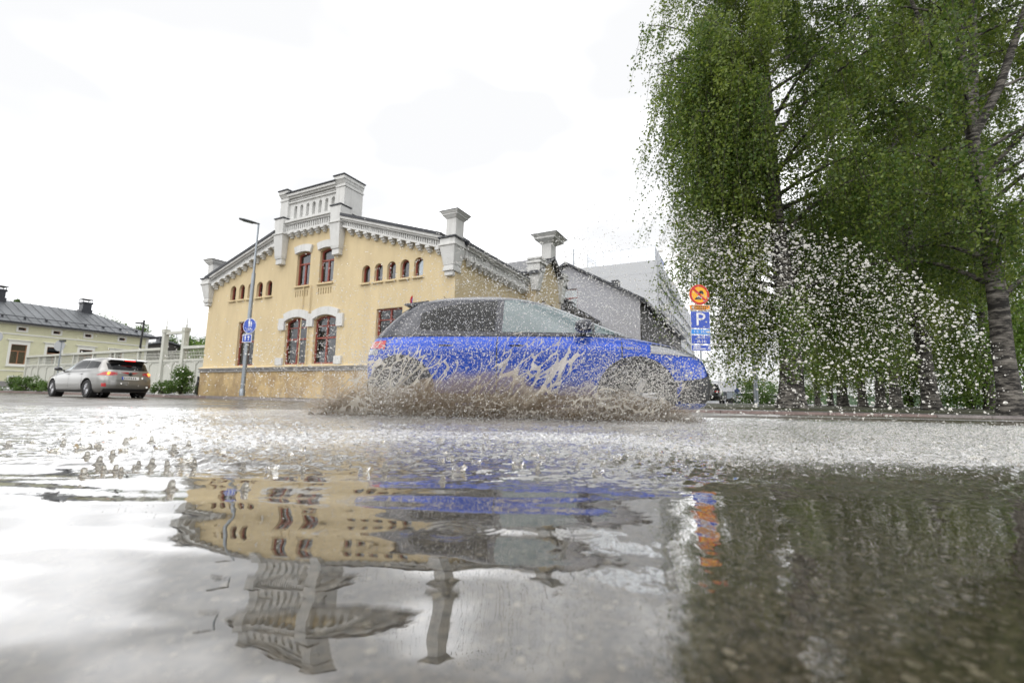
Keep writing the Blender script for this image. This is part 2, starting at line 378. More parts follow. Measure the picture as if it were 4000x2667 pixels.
# ------------------------------------------------------------------ the setting
def sst(a, b, x):
    t = np.clip((np.asarray(x, float) - a) / (b - a), 0, 1); return t * t * (3 - 2 * t)
def vnoise(x, y, seed=0):
    x = np.asarray(x, float); y = np.asarray(y, float)
    xi = np.floor(x).astype(np.int64); yi = np.floor(y).astype(np.int64); fx = x - xi; fy = y - yi
    fx = fx * fx * (3 - 2 * fx); fy = fy * fy * (3 - 2 * fy)
    def h(a, b):
        n = (a * 374761393 + b * 668265263 + seed * 1442695041) & 0xffffffff
        n = ((n ^ (n >> 13)) * 1274126177) & 0xffffffff
        return ((n ^ (n >> 16)) & 0xffff) / 65535.0
    return (h(xi, yi) * (1 - fx) + h(xi + 1, yi) * fx) * (1 - fy) + (h(xi, yi + 1) * (1 - fx) + h(xi + 1, yi + 1) * fx) * fy

def road_z(x, y):
    e = np.sqrt(((x + .5) / 12.5) ** 2 + ((y - 2.35) / 4.15) ** 2) + .10 * (vnoise(x * .7, y * .7, 3) - .5)
    z = -.05 + .066 * sst(.72, 1.12, e) + .006 * (vnoise(x * 1.3, y * 1.3, 5) - .5)
    return z - .06 * sst(7, 13, y) * sst(-6, -12, x)
xs = np.concatenate([np.linspace(-75, -14, 30), np.linspace(-13.5, 13.5, 110), np.linspace(14, 60, 20)])
ys = np.concatenate([np.linspace(-8, -.5, 8), np.linspace(-.3, 10, 70), np.linspace(10.5, 50, 40)])
gx, gy = np.meshgrid(xs, ys); V = np.stack([gx, gy, road_z(gx, gy)], -1).reshape(-1, 3)
nx, ny = len(xs), len(ys); ii = (np.arange(ny - 1)[:, None] * nx + np.arange(nx - 1)[None]).ravel()
road = link('road', npmesh('road', V, np.stack([ii, ii + 1, ii + nx + 1, ii + nx], 1), True), M['asphalt']); tag(road, kind='structure')
MB().add([(-3000, -400, -.35), (3000, -400, -.35), (3000, 5000, -.35), (-3000, 5000, -.35)], [(0, 1, 2, 3)]).build('ground', M['earth'])['kind'] = 'structure'

# pavement beyond the kerb line
KL = [(-66.7, 47.1), (-33, 29.95), (-22.5, 24.6), (-13.2, 19.85), (-10.6, 18.0), (-9.1, 16.5), (-6.2, 13.4), (-3.6, 11.0), (-1.6, 9.75), (0.5, 9.1), (3, 8.8), (7, 8.65), (12, 8.5), (60, 7.4)]
def pave_z(x, y): return .115 + .0
Vp = [(a, b + .13, .06) for a, b in KL] + [(a + (0 if i else -5), 70, .16) for i, (a, b) in enumerate(KL)]
n = len(KL)
MB().add(Vp, [(i, i + 1, n + i + 1, n + i) for i in range(n - 1)]).build('pavement', M['pavement'])['kind'] = 'structure'
kerb_mesh = MB().taper((-.495, .495, -.02, .14), (-.493, .493, 0, .138), -.12, .066).mesh('kerb_stone', bev=.008)
kerb_red = kerb_mesh.copy(); kerb_mesh.materials.append(M['kerb_stone']); kerb_red.materials.append(M['red_kerb'])
kerb = empty('kerb'); kerb['kind'] = 'structure'
acc = 0
for (a, b) in zip(KL[:-1], KL[1:]):
    a = np.array(a); b = np.array(b); L = np.linalg.norm(b - a); d = (b - a) / L; ang = math.atan2(d[1], d[0]); k = int(round(L)); 
    for j in range(k):
        c = a + d * (j + .5) * L / k
        if c[0] < -48 or c[0] > 16: continue
        o = link('kerb_stone', kerb_red if 0 < c[0] < 8 or c[0] < -13 else kerb_mesh, parent=kerb); o.location = (c[0], c[1], 0); o.rotation_euler = (0, 0, ang); o.scale = (L / k, 1, 1)
# painted edge line beyond the puddle
lx = np.linspace(1.2, 30, 90); ly = 7.12 - .045 * (lx - 2.7)
Vl = np.concatenate([np.stack([lx, ly - .08, road_z(lx, ly - .08) + .008], 1), np.stack([lx, ly + .09, road_z(lx, ly + .09) + .008], 1)]); n = len(lx)
link('edge_line', npmesh('edge_line', Vl, [(i, i + 1, n + i + 1, n + i) for i in range(n - 1)]), M['line_paint'])['kind'] = 'structure'
# verge under the birches, lake and far shore
MB().box(4.2, 60, 10.6, 46, .02, .105).build('verge', M['earth'])['kind'] = 'structure'
mat('lake', (.10, .12, .14), .08, spec=.8)
MB().add([(10, 60, .0), (900, 60, .0), (1500, 1500, .0), (10, 1500, .0)], [(0, 1, 2, 3)]).build('lake', M['lake'])['kind'] = 'structure'
hx = np.linspace(150, 2300, 140); hz = 16 + 10 * vnoise(hx * .012, hx * 0, 4) + 9 * vnoise(hx * .05, hx * 0, 9)
Vh = np.concatenate([np.stack([hx, 1150 + 0 * hx, -1 + 0 * hx], 1), np.stack([hx, 1180 + 0 * hx, hz], 1), np.stack([hx, 1320 + 0 * hx, -1 + 0 * hx], 1)]); n = len(hx)
link('hills', npmesh('hills', Vh, [(k * n + i, k * n + i + 1, k * n + n + i + 1, k * n + n + i) for k in range(2) for i in range(n - 1)]), M['hill_green'])['kind'] = 'structure'

# ------------------------------------------------------------------ puddle
def swell(x, y):
    h = np.zeros_like(x)
    r = np.random.default_rng(21)
    for lam, sl, n in ((.95, .017, 3), (.52, .030, 4), (.27, .030, 5), (.12, .022, 5)):
        for _ in range(n):
            a = r.normal(0, .35); k = 2 * math.pi / (lam * r.uniform(.8, 1.25)); ph = r.uniform(0, 6.28)
            h += sl / k / math.sqrt(n) * 1.5 * np.sin(k * (math.sin(a) * x + math.cos(a) * y) + ph)
    env = .55 + .9 * vnoise(x * 1.6 + 5, y * 1.6, 31)
    calm = 1 - .45 * sst(-.1, .25, x) * (1 - sst(1.0, 1.3, y))
    return h * env * calm * (.34 + .66 * sst(.75, 1.35, y))
_rr = np.random.default_rng(77)
RINGS = [(y_ * _rr.uniform(-1.05, 1.1), y_, _rr.uniform(.012, .04), _rr.uniform(.010, .018)) for y_ in np.exp(_rr.uniform(math.log(.72), math.log(1.5), 30))]
def rings(x, y):      # spreading circles from single drops
    h = np.zeros_like(np.asarray(x, float))
    for cx, cy_, R0, lam in RINGS:
        d = np.hypot(x - cx, y - cy_); h = h + .00035 * np.sin(2 * math.pi * (d - R0) / lam) * np.exp(-((d - R0) / (lam * 1.1)) ** 2)
    return h
def froth_mask(x, y):
    ye = np.hypot(x * .55, y) + .55 * (vnoise(x * 2.4, y * 3.2, 11) - .5)
    f = sst(1.10, 1.75, ye) * (1 - sst(5.6, 7.2, y))
    side = np.where(x < 0, sst(-1.05, -.55, x / np.maximum(y, .3)), 1.0)
    return f * (.35 + .65 * side)
def water_h(x, y):
    f = froth_mask(x, y)
    r1 = np.abs(vnoise(x * 9, y * 11, 41) - .5) * 2; r2 = np.abs(vnoise(x * 21, y * 25, 43) - .5) * 2; r3 = vnoise(x * 48, y * 55, 47)
    lump = vnoise(x * 2.6, y * 3.5, 49)
    spl = (1 - r1) ** 3 * .007 + (1 - r2) ** 3 * .008 + (r3 ** 3) * .011
    return rings(x, y) + swell(x, y) * (1 - .3 * f) + f * (.45 + .9 * lump) * spl
yr = np.concatenate([[-3, -1.5, -.8, -.4], np.linspace(-.2, .32, 14), np.exp(np.linspace(math.log(.33), math.log(8.2), 430))])
q = np.concatenate([np.linspace(-2.6, -1.36, 26), np.linspace(-1.34, 1.34, 500), np.linspace(1.36, 2.6, 26)])
gy, gq = np.meshgrid(yr, q, indexing='ij'); gx = (np.maximum(gy, -.1) + .28) * gq
hz = water_h(gx, gy); fm = froth_mask(gx, gy)
V = np.stack([gx, gy, hz], -1).reshape(-1, 3); nx, ny = len(q), len(yr); ii = (np.arange(ny - 1)[:, None] * nx + np.arange(nx - 1)[None]).ravel()
wm = npmesh('puddle', V, np.stack([ii, ii + 1, ii + nx + 1, ii + nx], 1), True)
def vattr(me, name, a):
    at = me.attributes.new(name, 'FLOAT', 'POINT'); at.data.foreach_set('value', np.asarray(a, np.float32).ravel())
vattr(wm, 'froth', fm)
vattr(wm, 'ripple', .015 + .10 * sst(-.05, .5, gx / np.maximum(gy, .3)) * (1 - .5 * sst(.5, .9, gy)) + .05 * sst(.8, 1.2, gy))
lay = vnoise(gx * .8, gy * 1.5, 61)
vattr(wm, 'foam', np.clip(.55 * sst(.45, 1.1, gx / np.maximum(gy, .3)) * sst(1.45, 2.0, gy) * (1 - sst(4.2, 6, gy)) + fm * (.55 + .9 * sst(.3, .7, lay)) * sst(1.35, 2.3, gy) * (.6 + .6 * np.abs(gx / np.maximum(gy, .3))), 0, .9))
puddle = link('puddle', wm, M['water']); puddle['kind'] = 'structure'

# gravel on the flooded road
def ico(sub):
    bm = bmesh.new(); bmesh.ops.create_icosphere(bm, subdivisions=sub, radius=1.0)
    v = np.array([p.co[:] for p in bm.verts]); f = np.array([[q.index for q in p.verts] for p in bm.faces]); bm.free(); return v, f
ICO1, ICO2 = ico(1), ico(2)
OCT = (np.array([(1, 0, 0), (-1, 0, 0), (0, 1, 0), (0, -1, 0), (0, 0, 1), (0, 0, -1)], float), np.array([(0, 2, 4), (2, 1, 4), (1, 3, 4), (3, 0, 4), (2, 0, 5), (1, 2, 5), (3, 1, 5), (0, 3, 5)]))
def scatter(name, C, r, base=ICO1, stretch=None, sdir=None, squash=None, jit=0, smooth=True):
    """one mesh of many small bodies: centres C, radii r, pulled along sdir by stretch"""
    C = np.asarray(C, float); n = len(C); v, f = base
    X = np.repeat(v[None], n, 0)
    if jit: X = X * (1 + jit * rng.normal(size=(n, len(v), 1)))
    if squash is not None: X[:, :, 2] *= squash
    X = X * np.asarray(r, float)[:, None, None]
    if sdir is not None:
        d = sdir / np.linalg.norm(sdir, axis=1, keepdims=True); pr = np.einsum('nkc,nc->nk', X, d)
        X = X + (np.asarray(stretch)[:, None] - 1)[..., None] * pr[..., None] * d[:, None, :]
    X = X + C[:, None, :]
    F = (f[None] + (np.arange(n) * len(v))[:, None, None]).reshape(-1, 3)
    return npmesh(name, X.reshape(-1, 3), F, smooth)
k = 3600; py = np.exp(rng.uniform(math.log(.28), math.log(1.9), k)); px = (py + .3) * rng.uniform(-1.2, 1.35, k); pr = .0025 + .007 * rng.random(k) ** 4
C = np.stack([px, py, road_z(px, py) + pr * .25], 1)
gravel = link('gravel', scatter('gravel', C, pr, ICO1, squash=.6, jit=.14), M['pebble']); tag(gravel, 'small brown stones on the flooded asphalt under clear water', 'gravel', kind='stuff')

# ------------------------------------------------------------------ yellow building (local x runs along the front, y points out of it)
def rz_of(d): return math.atan2(d[1], d[0])
DA = (-.8910, .4540)
YB = empty('yellow_building', (-2.095, 16.0, 0), rz_of(DA), 'yellow plastered building with stepped white gable parapet and red-framed windows', 'building')
W_ = 15.0
def rk(x): return 5.96 + .315 * min(x + .05, W_ + .05 - x)      # roof line over the front
holes = []; wins = []
for i in range(5): x = 10.37 + .675 * i; holes.append(arch(x - .22, x + .22, 4.72, 5.44, .22)); wins.append(('small', holes[-1], x))
for i in range(5): x = 1.68 + .665 * i; holes.append(arch(x - .22, x + .22, 4.74, 5.46, .22)); wins.append(('small', holes[-1], x))
for a, b in ((7.69, 8.55), (6.22, 7.09)): holes.append(arch(a, b, 4.99, 6.50, .10)); wins.append(('upper', holes[-1], (a + b) / 2))
for a, b in ((7.58, 8.98), (5.79, 7.16)): holes.append(arch(a, b, 1.50, 3.54, .16)); wins.append(('big', holes[-1], (a + b) / 2))
for a, b in ((11.12, 12.40), (2.36, 3.66)): holes.append(arch(a, b, 1.50, 3.60, 0)); wins.append(('big', holes[-1], (a + b) / 2))
for x0 in (7.66, 6.21):      # baluster slots under the upper windows
    for i in range(6): a = x0 + .06 + i * .148; holes.append(arch(a, a + .06, 4.48, 4.76, .03, 5))
wall_o = [(0, .02), (W_, .02), (W_, 5.75), (9.45, 7.45), (9.45, 7.95), (5.85, 7.95), (5.85, 7.45), (0, 5.75)]
link('wall', fill_holes(wall_o, holes, 0, .2), M['plaster'], YB)
m = MB(); m.prism([(.3, .5), (14.7, .5), (14.7, 5.7), (9.2, 7.3), (5.9, 7.3), (.3, 5.7)], -.62, -.6); m.build('dark_room_sheet', M['interior'], YB)  # dark sheet behind the panes, standing in for the unlit rooms
m = MB().box(6.1, 8.7, -.12, -.11, 4.4, 4.8); m.build('slot_back', M['plaster'], YB)
# side wall facing the street, with three windows and its eave
D1 = 5.9
sh = [arch(y, y + 1.15, 1.5, 3.55, .12) for y in (.9, 2.5, 4.1)]
sm = fill_holes([(0, .02), (D1, .02), (D1, 5.8), (0, 5.8)], sh, 0, .2)
so = link('side_wall', sm, M['plaster'], YB); so.rotation_euler = (0, 0, math.pi / 2); so.scale = (-1, 1, 1)   # x -> -y, out -> -x
m = MB().box(-.0 + .6, .62, -D1, -.2, .3, 5.6); m.build('dark_room_sheet', M['interior'], YB)
m = MB().box(W_ - .22, W_, -12, -.25, .02, 5.8).box(.3, W_, -12, -11.8, .02, 5.8); m.build('rear_wall', M['plaster'], YB)
m = MB().box(-.06, W_ + .06, .0, .07, .0, 1.2).box(-.07, 0, -D1, 0, .0, 1.2); m.build('plinth', M['plinth'], YB)
m = MB().box(-.13, W_ + .13, 0, .13, 1.2, 1.26).box(-.09, W_ + .09, 0, .09, 1.26, 1.32).box(-.14, W_ + .14, 0, .14, 1.32, 1.385)
m.box(-.13, 0, -D1, 0, 1.2, 1.26).box(-.09, 0, -D1, 0, 1.26, 1.32).box(-.14, 0, -D1, 0, 1.32, 1.385); m.build('string_course', M['grey_stone'], YB)
MB().prism([(0, 1.39), (.16, 1.39), (.03, 1.46), (0, 1.46)], -.10, W_ + .1, 'x').build('sill_course', M['plaster'], YB)

def window(kind, op, x, parent=YB, flip=None, frame='red_frame'):
    """frame as the part; glass, bars, curtains and sill below it"""
    xs_ = [p[0] for p in op]; zs_ = [p[1] for p in op]; x0, x1, z0, z1 = min(xs_), max(xs_), min(zs_), max(zs_)
    w = .045 if kind == 'small' else .06
    m = MB(); ring(m, op, w, -.2, -.12); xm = (x0 + x1) / 2
    if kind != 'small':
        zt = z0 + (z1 - z0) * (.66 if kind == 'upper' else .54)
        m.box(x0 + w, x1 - w, -.195, -.115, zt - .035, zt + .035); m.box(xm - .035, xm + .035, -.19, -.117, z0 + w, zt - .035)
        if kind == 'big': 
            m.box(xm - .03, xm + .03, -.19, -.118, zt + .035, z1 - w); zq = zt + (z1 - zt) * .55; m.box(x0 + w, x1 - w, -.185, -.125, zq - .018, zq + .018)
            zq = z0 + (zt - z0) * .5
    o = m.build('window', M[frame], parent)
    pn = inset(op, w * .9)
    link('pane', (lambda mm: mm.mesh('pane'))(MB().prism(pn, -.165, -.160)), M['window_glass'], o)
    if kind == 'small':
        MB().prism(inset(op, .07), -.26, -.25).build('curtain', M['curtain'], o)
    else:
        c = (x1 - x0)
        for a, b in ((x0 + .07, x0 + .07 + c * random.uniform(.22, .34)), (x1 - .07 - c * random.uniform(.18, .30), x1 - .07)):
            mm = MB(); k = 6
            for i in range(k): mm.box(a + (b - a) * i / k, a + (b - a) * (i + 1) / k, -.30, -.27 + .02 * (i % 2), z0 + .06, z1 - .12)
            mm.build('curtain', M['curtain'], o)
    if kind != 'big':
        MB().prism([(-.12, z0 - .01), (.09, z0 - .05), (.09, z0 - .10), (0, z0 - .09), (-.12, z0 - .09)], x0 - .05, x1 + .05, 'x').build('sill', M['plaster'], o)
    return o
for kind, op, x in wins: window(kind, op, x)
for (y, o_) in zip((.9, 2.5, 4.1), sh):
    w = window('big', o_, y); w.rotation_euler = (0, 0, math.pi / 2); w.scale = (-1, 1, 1)
# white hoods over the upper and the lower pair
def hood(x0, x1, zb, rise, th, y=.10, ears=0):
    a = arch(x0, x1, 0, zb + rise, rise, 11)[2:]; lo = a[::-1]
    hi = [(x0 - .09 + (x1 - x0 + .18) * i / 10, p[1] + th) for i, p in enumerate(lo)]
    pts = lo + hi[::-1]
    m = MB().prism(pts, .0, y)
    return m
hood(7.65, 8.62, 6.44, .08, .32).build('lintel', M['white_plaster'], YB); hood(6.18, 7.16, 6.44, .08, .32).build('lintel', M['white_plaster'], YB)
for a, b in ((7.56, 9.0), (5.77, 7.18)):
    m = hood(a, b, 3.40, .17, .34); m.box(b, b + .38, 0, .095, 3.03, 3.56) if b > 8 else m.box(a - .36, a, 0, .095, 3.03, 3.56)
    if b > 8: m.box(a - .2, a, 0, .092, 3.1, 3.66)
    else: m.box(b, b + .2, 0, .092, 3.1, 3.66)
    m.build('window_hood', M['white_plaster'], YB)
for a, b in ((8.98, 9.42), (5.38, 5.78)): MB().box(a, b, 0, .09, 1.47, 1.80).build('sill_block', M['white_plaster'], YB)
for x in (7.92, 7.46): MB().tube([(x, .06, 4.92), (x, .06, 1.46)], .022, 6).build('downpipe', M['plaster'], YB)
MB().tube([(15.12, .12, .1), (15.14, .10, .5), (15.12, .05, .75), (15.12, .05, 1.0)], .085, 10).build('pipe_shoe', M['black'], YB, True)
# raking cornices with corbels
bracket_me = MB().box(-.10, .10, 0, .26, -.10, 0).box(-.085, .085, 0, .20, -.17, -.10).box(-.065, .065, 0, .12, -.24, -.17).mesh('bracket', bev=.012); bracket_me.materials.append(M['white_plaster'])
def rake(xa, xb, nb, b0, b1):
    m = MB(); roof = MB()
    def strip(mm, lo, hi, y0, y1):
        mm.prism([(xa, rk(xa) - lo), (xb, rk(xb) - lo), (xb, rk(xb) - hi), (xa, rk(xa) - hi)], y0, y1)
    strip(m, .10, .20, 0, .36); strip(m, .20, .27, 0, .28); strip(m, .27, .47, 0, .10); strip(m, .47, .55, 0, .24)
    k = int(abs(xb - xa) / .105)
    for i in range(k):
        x = xa + (xb - xa) * (i + .5) / k; z = rk(x) - .27; dz = .315 * .03 * (1 if xb > xa and x < 7.5 else -1)
        m.prism([(x - .03, z - .2), (x + .03, z - .2), (x + .03, z), (x - .03, z)], .10, .19)
    m.build('cornice', M['white_plaster'], YB)
    strip(roof, -.02, .10, -.3, .40); roof.build('roof_edge', M['dark_metal'], YB)
    for i in range(nb):
        x = b0 + (b1 - b0) * i / (nb - 1); link('bracket', bracket_me, parent=YB, loc=(x, .001, rk(x) - .55))
rake(14.95, 9.78, 11, 14.42, 9.98); rake(5.62, .42, 11, 5.20, .68)
# tower parapet
nh = [arch(6.38 + .40 * i, 6.58 + .40 * i, 8.12, 8.78, .10, 7) for i in range(7)]
link('parapet', fill_holes([(6.1, 7.9), (9.4, 7.9), (9.4, 9.34), (6.1, 9.34)], nh, .05, .13), M['white_plaster'], YB)
MB().box(6.1, 9.4, -.82, -.081, 7.9, 9.34).build('parapet_back', M['white_plaster'], YB)
m = MB().box(6.2, 9.3, .05, .12, 8.92, 8.98).box(6.2, 9.3, .05, .09, 9.05, 9.10).box(6.2, 9.3, .05, .17, 9.14, 9.22).box(6.2, 9.3, .05, .25, 9.22, 9.33); m.build('parapet_cornice', M['white_plaster'], YB)
MB().box(6.15, 9.35, -.85, .30, 9.345, 9.39).build('parapet_cap', M['dark_metal'], YB)
m = MB().box(6.15, 9.35, 0, .30, 7.92, 8.03).box(6.15, 9.35, 0, .22, 7.84, 7.92).box(6.15, 9.35, 0, .10, 7.56, 7.84).box(6.15, 9.35, 0, .20, 7.47, 7.56)
for i in range(22): m.box(6.24 + .14 * i, 6.31 + .14 * i, .10, .17, 7.57, 7.83)
m.build('tower_cornice', M['white_plaster'], YB)
for i in range(7): link('bracket', bracket_me, parent=YB, loc=(6.43 + .42 * i, .001, 7.47))
def tower_pier(xc, name='tower_pier'):
    m = MB(); a = .31
    m.box(xc - .20, xc + .20, 0, .22, 6.06, 6.30).taper((xc - .22, xc + .22, 0, .25), (xc - .25, xc + .25, 0, .28), 6.30, 6.42)
    m.taper((xc - .24, xc + .24, 0, .27), (xc - .31, xc + .31, 0, .36), 6.42, 7.40).box(xc - .35, xc + .35, 0, .40, 7.40, 7.46).box(xc - .30, xc + .30, -.3, .35, 7.46, 8.16)
    o = m.build(name, M['white_plaster'], YB, bev=.01)
    m = MB().box(xc - .33, xc + .33, -.25, .39, 8.16, 8.21); m.build('flashing', M['dark_metal'], o)
    m = MB().box(xc - .26, xc + .26, -.88, .16, 8.0, 9.06).box(xc - .29, xc + .29, -.90, .19, 9.06, 9.14).box(xc - .26, xc + .26, -.88, .16, 9.14, 9.22).taper((xc - .27, xc + .27, -.88, .17), (xc - .29, xc + .29, -.90, .26), 9.22, 9.36).box(xc - .31, xc + .31, -.90, .28, 9.36, 9.52)
    m.build('pillar', M['white_plaster'], o, bev=.008)
    MB().box(xc - .34, xc + .34, -.94, .32, 9.52, 9.57).build('cap', M['dark_metal'], o)
tower_pier(9.55); tower_pier(5.95)
# corner piers with their stone chimneys
def corner_pier(xc, sgn):
    m = MB(); k = (xc - .30, xc + .30)
    m.box(xc - .16, xc + .2, -.3, .16, 4.56, 4.72).box(xc - .22, xc + .24, -.32, .22, 4.72, 4.86).box(xc - .20, xc + .22, -.3, .19, 4.86, 4.94)
    m.taper((xc - .21, xc + .23, -.3, .2), (xc - .33, xc + .33, -.4, .34), 4.94, 5.62).box(xc - .37, xc + .37, -.44, .38, 5.62, 5.70).box(xc - .33, xc + .33, -.4, .34, 5.70, 5.90)
    o = m.build('corner_pier', M['white_plaster'], YB, bev=.01)
    MB().box(xc - .38, xc + .38, -.5, .40, 5.90, 5.955).build('flashing', M['dark_metal'], o)
    m = MB().box(xc - .22, xc + .22, -.40, .14, 5.955, 6.70).taper((xc - .23, xc + .23, -.42, .16), (xc - .31, xc + .31, -.5, .24), 6.70, 6.80).box(xc - .33, xc + .33, -.52, .26, 6.80, 6.86).taper((xc - .35, xc + .35, -.54, .28), (xc - .40, xc + .40, -.58, .33), 6.86, 6.95)
    m.build('chimney', M['white_plaster'], o, bev=.006)
    MB().taper((xc - .43, xc + .43, -.62, .36), (xc - .1, xc + .1, -.25, .03), 6.95, 7.04).build('cap', M['dark_metal'], o)
corner_pier(.17, -1); corner_pier(14.95, 1)
# roof: two slopes, the eave along the side and the roof hatch
def slope(name, xa, xb, y0, y1, parent=YB):
    m = MB().prism([(xa, rk(xa) + .02), (xb, rk(xb) + .02), (xb, rk(xb) - .10), (xa, rk(xa) - .10)], y0, y1); return m.build(name, M['dark_metal'], parent)
rk_mid = 7.5
slope('roof_slope', 7.5, -.35, -12.2, -.31); slope('roof_slope', 7.5, 15.35, -12.2, -.31)
MB().taper((.55, 1.15, -2.2, -1.2), (.7, 1.05, -2.0, -1.35), 6.0, 6.62).build('roof_hatch', M['dark_metal'], YB)
m = MB().box(-.34, 0, -D1, -.45, 5.72, 5.82).box(-.24, 0, -D1, -.45, 5.62, 5.72).box(-.10, 0, -D1, -.45, 5.40, 5.62).box(-.2, 0, -D1, -.45, 5.32, 5.40)
for i in range(40): m.box(-.17, -.10, -.5 - i * .135, -.57 - i * .135, 5.41, 5.61)
m.build('side_cornice', M['white_plaster'], YB)
for i in range(12): 
    o = link('bracket', bracket_me, parent=YB, loc=(-.001, -.75 - i * .43, 5.32)); o.rotation_euler = (0, 0, math.pi / 2)
# cross wing with its own gable and chimney
gy0, gy1, gx = -5.9, -9.2, -.55
gz = lambda y: 6.35 + .62 * (min(abs(y - gy0), abs(y - gy1)))
gym = (gy0 + gy1) / 2
wop = [arch(-gym - .95 + i * 1.05, -gym - .35 + i * 1.05, 3.3, 5.0, .3) for i in range(2)]
ge = fill_holes([(-gy0, .02), (-gy1, .02), (-gy1, 6.3), (-gym, gz(gym) - .05), (-gy0, 6.3)], wop, 0, .2)
o = link('wing_wall', ge, M['plaster'], YB, loc=(gx, 0, 0)); o.rotation_euler = (0, 0, math.pi / 2); o.scale = (-1, 1, 1)
for op in wop:
    w = window('upper', op, 0); w.location = (gx, 0, 0); w.rotation_euler = (0, 0, math.pi / 2); w.scale = (-1, 1, 1)
m = MB().box(gx, .3, gy0 - .01, gy0 + .0 + .005, .02, 6.3).box(gx + .01, .3, gy1, gy1 + .02, .02, 6.3).box(gx + .62, gx + .64, gy1, gy0, .02, 6.3); m.build('wing_return', M['plaster'], YB)
m = MB(); 
for a, b in ((gy0 + .3, gym), (gy1 - .3, gym)):
    za = gz(gy0) - .186; m.add([(gx - .3, a, za), (gx - .3, b, gz(gym)), (7.2, b, gz(gym)), (7.2, a, za), (gx - .3, a, za - .12), (gx - .3, b, gz(gym) - .12), (7.2, b, gz(gym) - .12), (7.2, a, za - .12)], [(0, 1, 2, 3), (4, 7, 6, 5), (0, 4, 5, 1), (3, 2, 6, 7), (0, 3, 7, 4)])
m.build('wing_roof', M['dark_metal'], YB)
for yy in (gy0 - .1, gy1 + .1):
    m = MB().taper((gx - .12, gx + .2, yy - .18, yy + .18), (gx - .26, gx + .3, yy - .3, yy + .3), 5.3, 6.2).box(gx - .3, gx + .35, yy - .34, yy + .34, 6.2, 6.55).box(gx - .38, gx + .38, yy - .4, yy + .4, 6.55, 6.64).box(gx - .28, gx + .3, yy - .3, yy + .3, 6.64, 6.75).box(gx - .36, gx + .36, yy - .38, yy + .38, 6.75, 6.84)
    m.build('wing_pier', M['white_plaster'], YB, bev=.01)
m = MB().box(gx - .22, gx + .30, gym - .34, gym + .34, 7.2, 8.02).taper((gx - .25, gx + .33, gym - .37, gym + .37), (gx - .5, gx + .55, gym - .62, gym + .62), 8.02, 8.18).box(gx - .53, gx + .58, gym - .65, gym + .65, 8.18, 8.30).taper((gx - .56, gx + .6, gym - .68, gym + .68), (gx - .66, gx + .7, gym - .78, gym + .78), 8.30, 8.42)
o = m.build('wing_chimney', M['white_plaster'], YB, bev=.01)
MB().taper((gx - .70, gx + .74, gym - .82, gym + .82), (gx - .1, gx + .1, gym - .2, gym + .2), 8.42, 8.62).build('cap', M['dark_metal'], o)
# rear range with a lower eave
rop = [arch(10.2 + i * 2.1, 11.2 + i * 2.1, 1.6, 3.6, .15) for i in range(5)]
o = link('rear_range_wall', fill_holes([(9.2, .02), (21, .02), (21, 5.3), (9.2, 5.3)], rop, 0, .2), M['plaster'], YB); o.rotation_euler = (0, 0, math.pi / 2); o.scale = (-1, 1, 1)
for op in rop: w = window('big', op, 0); w.rotation_euler = (0, 0, math.pi / 2); w.scale = (-1, 1, 1)
m = MB().box(-.4, .0, -21, -9.3, 5.3, 5.62); m.build('rear_eave', M['dark_wood'], YB)
MB().prism([(-.45, 5.62), (4, 7.1), (8.5, 5.62)], -21, -9.3).build('rear_roof', M['dark_metal'], YB)

# ------------------------------------------------------------------ pale wooden house (local x along its long wall, out is +y)
DB = (.4540, .8910)
h0 = P(0, 1400, 36.0)
HS = empty('wooden_house', (h0[0], h0[1], 0), rz_of(DB), 'pale green wooden house with grey seamed hip roof behind the board fence', 'house')
# with x along DB the outward side is -y
def hx_box(mm, x0, x1, o0, o1, z0, z1): return mm.box(x0, x1, -o1, -o0, z0, z1)
wl = [(.5, 1.42), (2.63, 3.5), (4.75, 5.65), (7.05, 7.85), (-1.9, -1.0)]
hop = [arch(a, b, 2.2, 3.78, 0) for a, b in wl] + [arch(a, a + .45, 4.93, 5.18, 0) for a in (.76, 2.87, 4.98, 7.5, -1.5)] + [arch(.66, 1.16, .85, 1.14, 0)]
hw = fill_holes([(-9, .3), (9.8, .3), (9.8, 5.5), (-9, 5.5)], hop, 0, .12)
o = link('wall', hw, M['house_paint'], HS); o.scale = (1, -1, 1)
m = MB(); hx_box(m, -9, 9.8, -.5, -.48, .3, 5.4); m.build('dark_room_sheet', M['interior'], HS)
m = MB(); hx_box(m, 9.75, 9.8, -9, -.1, .3, 5.5); m.build('end_wall', M['house_paint'], HS)
boards = MB()
for i in range(38):      # lap boards between openings as thin drip edges
    z = .98 + i * .118
    spans = [(-9, 9.8)]
    for q_ in hop:
        a, b = q_[0][0], q_[1][0]; c, d = q_[0][1], q_[2][1]
        if c - .12 < z < d + .14:
            ns_ = []
            for s0, s1 in spans:
                if b + .16 < s0 or a - .16 > s1: ns_.append((s0, s1)); continue
                if a - .16 > s0: ns_.append((s0, a - .16))
                if b + .16 < s1: ns_.append((b + .16, s1))
            spans = ns_
    for s0, s1 in spans: hx_box(boards, s0, s1, 0, .014, z, z + .02)
o = boards.build('lap_edges', M['house_paint'], HS); o['kind'] = 'stuff'
m = MB(); hx_box(m, -9, 9.82, 0, .05, .3, .8); m.build('foundation', M['grey_stone'], HS)
m = MB(); hx_box(m, -9, 9.84, 0, .06, 4.55, 4.66); hx_box(m, 9.66, 9.86, 0, .06, .8, 5.4); hx_box(m, -9, 9.84, 0, .05, 1.62, 1.70); hx_box(m, -9, 9.9, 0, .10, 5.34, 5.5); m.build('trim_board', M['house_trim'], HS)
